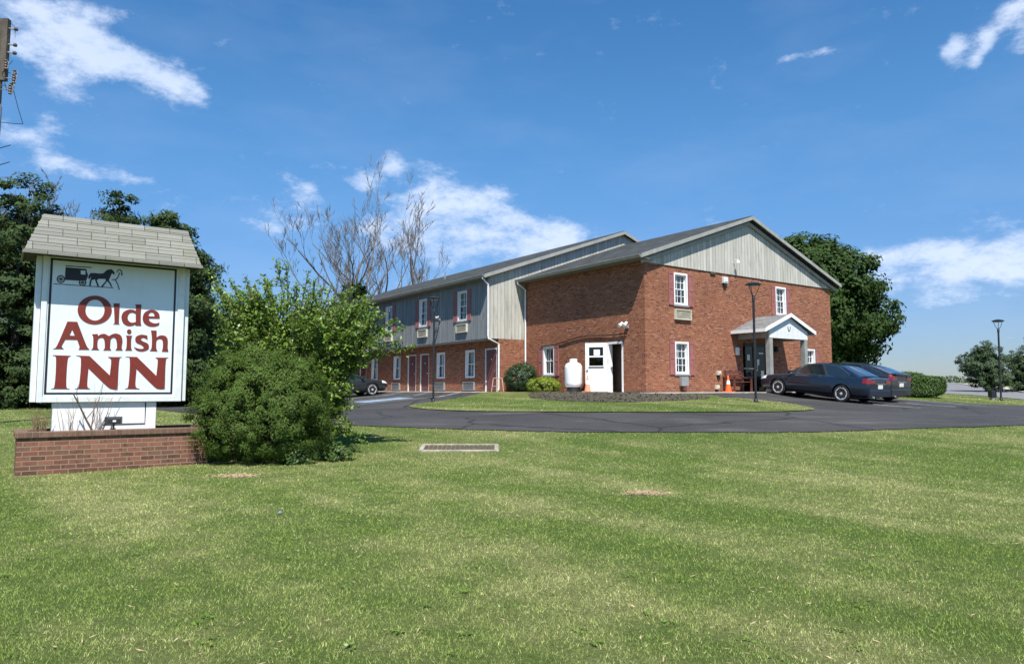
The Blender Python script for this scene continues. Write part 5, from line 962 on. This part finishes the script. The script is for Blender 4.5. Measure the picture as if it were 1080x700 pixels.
def lobeset(h, prof, n, seed, jit=.35):
    """prof: list of (height fraction, radius); lobes scattered so that the outline is uneven"""
    rn = random.Random(seed); L = []
    for i in range(n):
        f = rn.uniform(prof[0][0], prof[-1][0]); rad = float(np.interp(f, [p[0] for p in prof], [p[1] for p in prof])); a = rn.uniform(0, 6.283); d = rad*rn.uniform(.35, .8); s = rad*rn.uniform(.32, .52)+.15
        L.append((d*math.cos(a), d*math.sin(a), f*h, s, s, s*rn.uniform(.6, .9)))
    for f, rad in prof[1:-1]: L.append((0, 0, f*h, rad*.72, rad*.72, h*.10))
    return L
# maple behind the building
tree('maple_tree', 'large dense round dark green tree behind the right end of the motel', 'tree', 18.3, 44.5, 9.7, [(0, 0, 5.4, 4.0, 4.0, 3.9), (0, 0, 3.9, 4.1, 4.0, 2.5), (0, 0, 7.2, 3.2, 3.2, 2.4)]+lobeset(9.6, [(.18, 3.2), (.28, 4.1), (.45, 4.6), (.65, 4.1), (.82, 2.9), (.93, 1.5)], 34, 4, .2), 1900, .62, 95, .24, 'maple', 11, .35, shell=.75)
# evergreens on the left
big = [(-26.5, 38, 12.8, [(.04, 4.8), (.2, 5.2), (.5, 4.8), (.8, 3.2), (.97, 1.2)], 'tall dark evergreen tree at the far left edge behind the utility pole'),
       (-19.2, 35.5, 8.8, [(.03, 3.4), (.2, 3.8), (.5, 3.4), (.8, 2.4), (.97, .9)], 'dark evergreen tree between the utility pole and the sign, nearest of the row'),
       (-24.3, 43, 13.2, [(.05, 3.2), (.3, 4.2), (.6, 3.6), (.85, 1.6), (1.0, .3)], 'tall pointed evergreen tree right behind the sign cap'),
       (-17.4, 35.5, 10.1, [(.10, 2.0), (.25, 2.5), (.5, 2.5), (.75, 1.9), (.95, .7)], 'dark evergreen tree showing right of the sign'),
       (-19.6, 40.5, 9.4, [(.04, 3.0), (.3, 3.4), (.6, 3.0), (.9, 1.2)], 'lower dark tree hidden mostly behind the sign face'),
       (-13.2, 46, 6.0, [(.06, 2.2), (.4, 2.6), (.8, 1.4), (.95, .5)], 'low dark tree behind the leafy shrub')]
for i, (x, y, h, pr_, lb) in enumerate(big):
    tree('evergreen_tree', lb, 'tree', x, y, h, lobeset(h, pr_, 46, 30+i)+[(0, 0, h*f_, float(np.interp(f_, [q[0] for q in pr_], [q[1] for q in pr_]))*.8, float(np.interp(f_, [q[0] for q in pr_], [q[1] for q in pr_]))*.8, h*.14) for f_ in (.12, .3, .5, .7, .86)], 1250, .55, 90, .23, 'conifer', 50+i, .3, 'evergreens behind the sign', flat=.55, aspect=.42)
for i, (x, y, h, lb) in enumerate(((33.3, 50, 3.55, 'round young pine left of the far lamp post'), (36.6, 50, 3.95, 'young pine at the right picture edge, the taller one'), (40.5, 52, 3.8, 'young pine just outside the right edge'))):
    if i == 2: continue
    tree('young_pine', lb+', beyond the road', 'tree', x, y, h, lobeset(h, [(.04, 1.3), (.3, 1.75), (.6, 1.5), (.85, .8), (.98, .2)], 36, 70+i)+[(0, 0, h*.35, 1.2, 1.2, 1.1)], 620, .24, 60, .13, 'spruce', 80+i, .1, 'young pines beyond the road', flat=.7, aspect=.4, shell=.3)
# low green tree at the foot of the dead ones
x, y = -13.6, 62; tree('evergreen_tree', 'bushy dark green tree behind the wing roof below the dead trees', 'tree', x, y, 9.6, lobeset(9.6, [(.2, 2.2), (.5, 2.9), (.8, 2.0), (.96, .7)], 26, 90), 260, .5, 90, .25, 'maple', 91, .3)
# dead trees
def dead_tree(x, y, h, seed, label, stems, spread, group='dead trees behind the wing'):
    rn = random.Random(seed); o = tag(empty('dead_tree', (x, y, gz(x, y)), 0), label, 'tree', group); tr = MB(); br = MB()
    def grow(mb, p, d, r, L, depth, up):
        n = 4; pts = [p]; rad = [r]; q = p.copy(); dd = d.copy()
        for i in range(n):
            dd = (dd+Vector((rn.uniform(-.20, .20), rn.uniform(-.20, .20), rn.uniform(-.05, .10)+up))).normalized(); q = q+dd*L/n; pts.append(q.copy()); rad.append(r*(1-.55*(i+1)/n))
        mb.tube(pts, rad, 6 if r > .05 else 4, cap=False)
        if depth == 0: return
        k = rn.choice((2, 3, 4)) if depth > 1 else rn.choice((4, 5, 6))
        for i in range(k):
            j = rn.choice((1, 2, 3, 3, 4)) if i else 4; a = rn.uniform(0, 6.283); s = rn.uniform(.3, .75); b = (dd+Vector((math.cos(a)*s, math.sin(a)*s, rn.uniform(-.1, .35)))).normalized()
            grow(br, pts[j], b, max(.015, rad[j]*rn.uniform(.5, .72)), L*rn.uniform(.40, .66), depth-1, up)
    for k in range(stems):
        a = 6.283*k/stems+rn.uniform(-.4, .4); s = spread*rn.uniform(.5, 1.1)
        grow(tr if k == 0 else br, Vector((.15*math.cos(a), .15*math.sin(a), -.2)), Vector((math.cos(a)*s, math.sin(a)*s*.7, 1)).normalized(), .36*rn.uniform(.8, 1.1)*h/20, h*rn.uniform(.42, .52), 5, .06)
    tr.build('trunk', 'bare_bark', o, smooth=True, fix=False); br.build('bare_branches', 'bare_bark', o, smooth=True, fix=False); return o
dead_tree(-15.2, 64, 17.5, 5, 'leafless grey tree with spreading low limbs, left of the dead group', 5, .30)
dead_tree(-12.4, 65, 20.0, 9, 'tallest leafless tree, upright limbs in the middle of the dead group', 4, .22)
dead_tree(-9.2, 65, 18.0, 14, 'leafless tree leaning right above the wing roof', 4, .26)
dead_tree(-25.6, 41.0, 14.2, 17, 'thin dead tree top rising over the evergreens behind the sign', 4, .34, 'dead tree tops')
# yew by the sign
def shrub(name, label, x, y, lobes, nclump, rc, per, leaf, mat, seed, shell=.6, aspect=.5, flat=.9, cat='shrub', coh=1.1):
    z = gz(x, y); o = tag(empty(name, (x, y, z), 0), label, cat); P, Nn, cc = crown_points(lobes, nclump, rc, per, seed, shell, flat, coh); k = P[:, 2] > .02; leaves('foliage', P[k], Nn[k], leaf, mat, o, aspect=aspect, seed=seed)
    t = MB(); rn = random.Random(seed)
    for c in list(cc)[:40]:
        if c[2] > .15: t.tube([(rn.uniform(-.15, .15), rn.uniform(-.15, .15), -.05), Vector(c)*.45+Vector((0, 0, .1)), Vector(c)*.92], [.035, .022, .008], 5, cap=False)
    t.build('stem', 'bark', o, fix=False); return o
yx, yy = -4.74, 13.7
yl = [(0, 0, 1.02, 1.16, 1.12, 1.02), (-.55, -.3, .75, .78, .7, .72), (.55, -.35, .72, .80, .7, .70), (-.25, .1, 1.55, .75, .75, .55), (.35, 0, 1.50, .7, .7, .5), (-.95, 0, 1.25, .42, .5, .45), (.95, -.1, 1.2, .42, .5, .5), (-.1, -.2, 1.85, .42, .4, .35), (.55, 0, 1.8, .35, .35, .3), (-.7, .1, 1.75, .35, .35, .3), (0, -.6, .55, .9, .5, .5)]
shrub('yew_bush', 'large rounded dense dark green yew bush right of the planter', yx, yy, yl, 1000, .135, 150, .044, 'yew', 101, .88, .34, 1.0, 'bush')
# leafy shrub behind it: arching shoots with broad leaves
def shoot_shrub(name, label, x, y, shoots, seed, leafsize, mat, nleaf):
    z = gz(x, y); rg = np.random.default_rng(seed); rn = random.Random(seed); o = tag(empty(name, (x, y, z), 0), label, 'shrub'); st = MB(); C = []; Nn = []; S = []
    for (tx, ty, tz, bend) in shoots:
        b = Vector((rn.uniform(-.35, .35), rn.uniform(-.3, .3), 0)); t = Vector((tx, ty, tz)); m1 = b.lerp(t, .5)+Vector((-.12*tx, -.12*ty, bend*t.length*.35)); pts = [(b*(1-s)**2+m1*2*s*(1-s)+t*s*s) for s in [i/10 for i in range(11)]]
        st.tube(pts, [.03*(1-.85*i/10)+.003 for i in range(11)], 5, cap=False); Ls = sum((pts[i+1]-pts[i]).length for i in range(10))
        k = int(nleaf*Ls)
        tw = []
        for j in range(int(Ls*6)):                     # side twigs
            s = rn.uniform(.3, .97); p = pts[min(9, int(s*10))].lerp(pts[min(10, int(s*10)+1)], (s*10) % 1); d = Vector((rn.gauss(0, 1), rn.gauss(0, 1), rn.gauss(.25, .7))).normalized(); l = rn.uniform(.12, .42)*(1.2-s*.6); e = p+d*l; st.tube([p, p.lerp(e, .5)+Vector((0, 0, .03)), e], [.006, .004, .002], 4, cap=False); tw.append((p, e))
        for (p, e) in tw+[(pts[i], pts[i+1]) for i in range(3, 10)]*2:
            for q in range(max(2, int((e-p).length*nleaf))):
                s = rn.uniform(.15, 1.05); c = p.lerp(e, s)+Vector((rn.gauss(0, .04), rn.gauss(0, .04), rn.gauss(0, .03))); C.append(c); Nn.append((rn.gauss(0, .6), rn.gauss(-.2, .6), rn.gauss(.75, .4))); S.append(leafsize*rn.uniform(.55, 1.25))
    leaves('foliage', np.array([tuple(c) for c in C]), np.array(Nn), np.array(S), mat, o, aspect=.5, seed=seed, droop=.8); st.build('stem', 'bark', o, smooth=True, fix=False); return o
sx_, sy_ = -4.55, 14.9
sh = []; rs = random.Random(7)
for i in range(330):
    a = rs.uniform(0, 6.283); e = rs.uniform(.15, 1.0); rr = rs.uniform(.7, 1.0); nx_ = 1.0 if e > .6 else .62
    sh.append((2.0*math.cos(a)*math.sqrt(1-(e*.62)**2)*rr*(1.08*nx_ if math.cos(a) > 0 else .95), 1.2*math.sin(a)*math.sqrt(1-(e*.7)**2)*rr, .5+2.95*e*rs.uniform(.82, 1.06), rs.uniform(.15, .5)))
for k in range(34): sh.append((rs.uniform(-2.0, .6), rs.uniform(-.7, .6), rs.uniform(2.5, 3.65), rs.uniform(.1, .35)))
sh += [(-.45, 0, 4.0, .1), (-.25, .1, 3.9, .1), (-.7, 0, 3.65, .1), (.25, 0, 3.75, .15), (-1.15, 0, 3.3, .2), (.75, 0, 3.45, .2), (-1.6, .1, 3.05, .25), (1.3, 0, 3.2, .3), (1.9, 0, 2.85, .5), (2.35, -.2, 2.55, .6), (2.5, 0, 2.15, .7), (2.1, .2, 2.75, .5), (1.6, -.3, 3.0, .4), (1.5, -.5, .35, .9), (1.35, -.6, .6, .9), (1.45, -.4, .9, .8), (1.25, -.5, 1.2, .8), (1.6, -.5, .2, .9), (1.1, -.7, .5, .9), (1.0, -.8, .3, .9), (1.2, -.3, .35, .9), (.9, -.9, .2, .9), (1.9, -.1, 2.45, .6), (2.2, .1, 2.3, .6)]
for k in range(12): sh.append((rs.uniform(.6, 1.2), rs.uniform(-.9, .2), rs.uniform(.15, 1.3), rs.uniform(.7, 1.1)))
shoot_shrub('leafy_shrub', 'tall loose bright green shrub with arching leafy shoots behind the yew', sx_, sy_, sh, 33, .088, 'shrub_leaf', 44)
# low growth at the foot of the two
for i, (x, y, r_, lb) in enumerate(((-3.95, 13.15, .38, 'pale low weedy tuft at the foot of the yew, left one'), (-3.35, 13.6, .42, 'pale low weedy tuft under the arching shrub, right one'))):
    shrub('weed_tuft', lb, x, y, [(0, 0, .14, r_, r_*.6, .2)], 60, .10, 26, .06, 'box_leaf', 120+i, .2, .5, 1, 'weeds')
# building shrubs and hedge
x, y = W(-.98, 7.0); shrub('round_shrub', 'dark green round evergreen shrub between the downspout and the ground floor window', x, y, [(0, 0, .68, .76, .72, .66), (.2, .1, .95, .5, .5, .45)], 420, .12, 60, .055, 'dark_box', 131, .75)
x, y = W(-.95, 5.3); shrub('golden_shrub', 'low yellow green mounded shrub left of the propane tank', x, y, [(0, 0, .30, .80, .62, .38), (.1, 0, .45, .5, .4, .25)], 320, .09, 60, .05, 'gold_leaf', 132, .75)
o = tag(empty('clipped_hedge', (18.6, 33.6, gz(18.6, 33.6)-.02), .05), 'clipped bright green hedge at the lot edge right of the parked cars', 'hedge')
rg = np.random.default_rng(9); n = 26000; P = rg.uniform(-1, 1, (n, 3)); ax = rg.integers(0, 3, n); sg_ = np.where(rg.random(n) < .5, -1, 1); P[np.arange(n), ax] = sg_*rg.uniform(.9, 1.02, n); P /= (np.sum(np.abs(P)**3.2, 1, keepdims=True)**(1/3.2))**.85
top = 1.08-.16*np.clip(P[:, 0], 0, 1)-.1*np.clip(P[:, 0]-.75, 0, 1)*4; Nn = np.zeros((n, 3)); Nn[np.arange(n), ax] = sg_; Nn += rg.normal(size=(n, 3))*.6
bumpy = 1+.05*np.sin(P[:, 0]*9)+.04*np.sin(P[:, 1]*7+1); Q = np.stack([P[:, 0]*1.75*bumpy-.2, P[:, 1]*.75*bumpy, (P[:, 2]*.5+.5)*top*bumpy], 1); leaves('foliage', Q+rg.normal(size=(n, 3))*.03, Nn, .075, 'box_leaf', o, aspect=.55, seed=9)
MB().box(-1.3, .95, -.4, .4, 0, .65).build('stem', 'dark', o)  # solid dark box filling the hedge behind its leaves, not a stem
t = MB()
for i in range(9): t.tube([(-1.6+.35*i, -.3, -.1), (-1.5+.35*i, -.45, .5), (-1.6+.35*i, -.6, .9)], .02, 5)
t.build('stem', 'bark', o)
x, y = 17.1, 31.9; shrub('small_shrub', 'small brownish shrub between the hatchback and the hedge', x, y, [(0, 0, .3, .32, .3, .32)], 60, .09, 40, .05, 'weed', 141, .4)
# dry plants in the planter
def weeds(name, label, lx, ly, n, h, spread, leafn, seed, mat='weed', rad=.004, leaf=.03, lean=0):
    wx, wy = SX+lx*UX-ly*UY, SY+lx*UY+ly*UX; o = tag(empty(name, (wx, wy, .88), PH), label, 'plant'); rn = random.Random(seed); st = MB(); C = []
    for i in range(n):
        b = Vector((rn.uniform(-.10, .10), rn.uniform(-.05, .05), 0)); a = rn.uniform(0, 6.283); hh = h*rn.uniform(.5, 1.0); t = b+Vector((math.cos(a)*spread*hh+lean*hh, math.sin(a)*spread*.4*hh, hh)); m1 = b.lerp(t, .5)+Vector((rn.uniform(-.05, .05), 0, .04))
        st.tube([b, m1, t], [rad, rad*.7, rad*.3], 4, cap=False)
        for k in range(leafn): s = rn.uniform(.35, 1); C.append(tuple(b.lerp(t, s)+Vector((rn.gauss(0, .03), rn.gauss(0, .02), rn.gauss(0, .02)))))
    st.build('stem', plain('dry_stem_%d' % seed, (.20, .13, .08), .9), o, fix=False)
    if C: C = np.array(C); leaves('foliage', C, np.random.default_rng(seed).normal(size=C.shape), leaf, mat, o, seed=seed, aspect=.4)
    return o
weeds('dry_weeds', 'bushy dry brown weeds at the left corner of the planter', .02, -.05, 60, .42, .35, 10, 1, leaf=.028)
o = weeds('twiggy_plant', 'thin bare twiggy plant growing up over the lower sign face', .85, -.14, 12, .95, .30, 9, 2, rad=.006, leaf=.03)
wx, wy = SX+.80*UX+.2*UY, SY+.80*UY-.2*UX; o = tag(empty('bare_branch', (wx, wy, .90), PH), 'dark bare branch leaning left across the sign foot', 'branch')
MB().tube([(0, 0, -.05), (-.12, 0, .18), (-.24, -.02, .45), (-.33, -.03, .62)], [.018, .016, .014, .010], 7).build('main_stem', 'bark', o, smooth=True); MB().tube([(-.24, -.02, .45), (-.28, -.03, .62), (-.26, -.03, .78)], [.010, .006, .003], 5).tube([(-.12, 0, .18), (0, -.02, .36), (.05, -.02, .5)], [.008, .006, .003], 5).build('twig', 'bark', o)
weeds('twiggy_plant', 'sparse reddish twigs between the weeds and the bare branch', .42, -.12, 9, .62, .3, 5, 3, rad=.005, leaf=.025)
# dead patches in the lawn
def blob(cx_, cy_, rx, ry, seed): rn = random.Random(seed); return smooth_poly([(cx_+rx*math.cos(a)*rn.uniform(.6, 1.2), cy_+ry*math.sin(a)*rn.uniform(.6, 1.2)) for a in [i*math.pi/5 for i in range(10)]], 3)
# far woods and a pale house behind the evergreens
rg = np.random.default_rng(2); n = 9000; xx = rg.uniform(60, 330, n); hgt = 1.6+.8*np.sin(xx*.11)+.6*np.sin(xx*.31+1); yy_ = 300+rg.uniform(-4, 4, n); zz = zg(xx, yy_)+rg.uniform(0, 1, n)*np.maximum(.7, hgt)
tag(leaves('far_woods', np.stack([xx, yy_, zz], 1), rg.normal(size=(n, 3))+np.array([0, -1, .5]), .9, 'far_leaf', None, seed=3), kind='stuff')
hx, hy = -32.6, 72; hs_ = tag(empty('far_house', (hx, hy, gz(hx, hy)), .3), 'pale house glimpsed between the sign and the leafy shrub', 'house')
MB().box(-5, 5, 0, 7, 0, 7.4).build('wall', 'siding_shade', hs_); MB().prism([(-5.5, 7.4), (5.5, 7.4), (0, 10)], 'y', -.4, 7.4).build('roof', 'shingle', hs_)
for x in (-3, 0, 3): MB().box(x-.5, x+.5, -.06, -.01, 4.6, 6.2).build('window', 'car_glass', hs_)

# ------------------------------------------------------------------ grass
def inside(px, py, poly):
    r = np.zeros(len(px), bool); n = len(poly); j = n-1
    for i in range(n):
        xi, yi = poly[i]; xj, yj = poly[j]; c = ((yi > py) != (yj > py)) & (px < (xj-xi)*(py-yi)/((yj-yi)+1e-12)+xi); r ^= c; j = i
    return r
def grass():
    rg = np.random.default_rng(77); Vt = []
    bands = [(2.4, 4.2, 10000), (4.2, 6, 11000), (6, 8, 7000), (8, 11, 4200), (11, 14, 2400), (14, 18.8, 1300), (18.8, 28, 340), (28, 44, 90)]
    for (ya, yb, rho) in bands:
        xw = .80*yb+1.8; n = int(rho*(yb-ya)*2*xw); x = rg.uniform(-xw, xw, n); y = rg.uniform(ya, yb, n)
        k = (~inside(x, y, LOT)) | inside(x, y, ISLAND); k &= ~(inside(x, y, MULCH) & (rg.random(len(x)) < .5)); k &= ~inside(x, y, [(26, 26), (26.3, 46), (35.7, 48), (35.7, 26)])
        a = x-SX; c = y-SY; u = a*UX+c*UY; v = -a*UY+c*UX; k &= ~((u > -.32) & (u < 2.68) & (v > -.38) & (v < .84))
        k &= ~((np.abs(x+1.10) < .80) & (np.abs(y-15.05) < .5))
        a = x-CX; c = y-CY; u = a*UX+c*UY; v = -a*UY+c*UX; k &= ~((u > -3.1) & (u < 15) & (v > -1.5) & (v < 42))
        for (cx_, cy_, rr) in ((1.85, 9.95, .30), (1.45, 10.1, .2), (-4.4, 11.6, .32)): k &= ~((((x-cx_)/rr)**2+((y-cy_)/(rr*.7))**2 < 1) & (rg.random(len(x)) < .88))
        # thinner, clumpy cover
        cl = np.sin(x*7.3+2*np.sin(y*3.1))*np.sin(y*8.7+2*np.sin(x*2.3)); k &= rg.random(len(x)) < (.66+.34*cl)
        x, y = x[k], y[k]; n = len(x); z = zg(x, y)+(.0 if ya < 18 else .045*inside(x, y, ISLAND)); far = (ya+yb)/2
        h = rg.uniform(.008, .022, n)*(1+.03*far); w = rg.uniform(.0026, .0052, n)*(1+.11*max(0, far-4)); t = rg.uniform(0, 6.283, n); l = rg.uniform(.3, 1.3, n)*h; lt_ = rg.uniform(0, 6.283, n)
        v = np.empty((n, 3, 3)); dx, dy = np.cos(t)*w*.5, np.sin(t)*w*.5
        v[:, 0] = np.stack([x-dx, y-dy, z-.004], 1); v[:, 1] = np.stack([x+dx, y+dy, z-.004], 1); v[:, 2] = np.stack([x+np.cos(lt_)*l, y+np.sin(lt_)*l, z+h], 1); Vt.append(v)
    V_ = np.concatenate(Vt).reshape(-1, 3); print('blades', len(V_)//3)
    tag(big_mesh('mown_grass', V_, 3, 'blade'), kind='stuff')
grass()
for i, (cx_, cy_, rx, ry) in enumerate(((1.85, 9.95, .26, .13), (-4.4, 11.6, .34, .14))):
    rg = np.random.default_rng(60+i); n = 900; x = cx_+rg.normal(size=n)*rx*.55; y = cy_+rg.normal(size=n)*ry*.6; P = np.stack([x, y, zg(x, y)+rg.uniform(.004, .03, n)], 1); Nn = rg.normal(size=(n, 3))*.4+np.array([0, 0, 1]); tag(leaves('dry_thatch', P, Nn, .05, 'straw', None, aspect=.16, seed=i), kind='stuff')
rg = np.random.default_rng(70); n = 2600; x = rg.uniform(.5, 7.4, n); y = rg.uniform(23.6, 31, n); k = inside(x, y, MULCH); x, y = x[k], y[k]
tag(leaves('mulch_chips', np.stack([x, y, zg(x, y)+.075], 1), rg.normal(size=(len(x), 3))*.5+np.array([0, 0, 1]), .10, 'mulch', None, aspect=.4, seed=5), kind='stuff')
# broad-leaved weeds and clover scattered through the lawn
rg = np.random.default_rng(81); C = []; Nn = []; S = []
for i in range(260):
    y = 3.6+13*rg.random()**1.3; x = rg.uniform(-.78, .78)*y
    if -8.4 < x < -3 and 11 < y < 15.5: continue
    m_ = rg.integers(5, 14); r = rg.uniform(.03, .09); a = rg.uniform(0, 6.283, m_); q = rg.uniform(.2, 1, m_)*r
    for t, d in zip(a, q): X, Y = x+math.cos(t)*d, y+math.sin(t)*d; C.append((X, Y, gz(X, Y)+rg.uniform(.015, .03))); Nn.append((rg.normal()*.3, rg.normal()*.3, 1)); S.append(rg.uniform(.018, .035))
tag(leaves('lawn_weeds', np.array(C), np.array(Nn), np.array(S), 'shrub_leaf', None, aspect=.7, seed=2), kind='stuff')
rg = np.random.default_rng(82); n = 1400; y = 3.5+14*rg.random(n)**1.2; x = rg.uniform(-.8, .8, n)*y; k = ~((x > -8.4) & (x < -3) & (y > 11) & (y < 15.5)); x, y = x[k], y[k]
tag(leaves('dry_clippings', np.stack([x, y, zg(x, y)+rg.uniform(.02, .035, len(x))], 1), rg.normal(size=(len(x), 3))*.5+np.array([0, 0, 1]), .045, 'straw', None, aspect=.14, seed=6), kind='stuff')
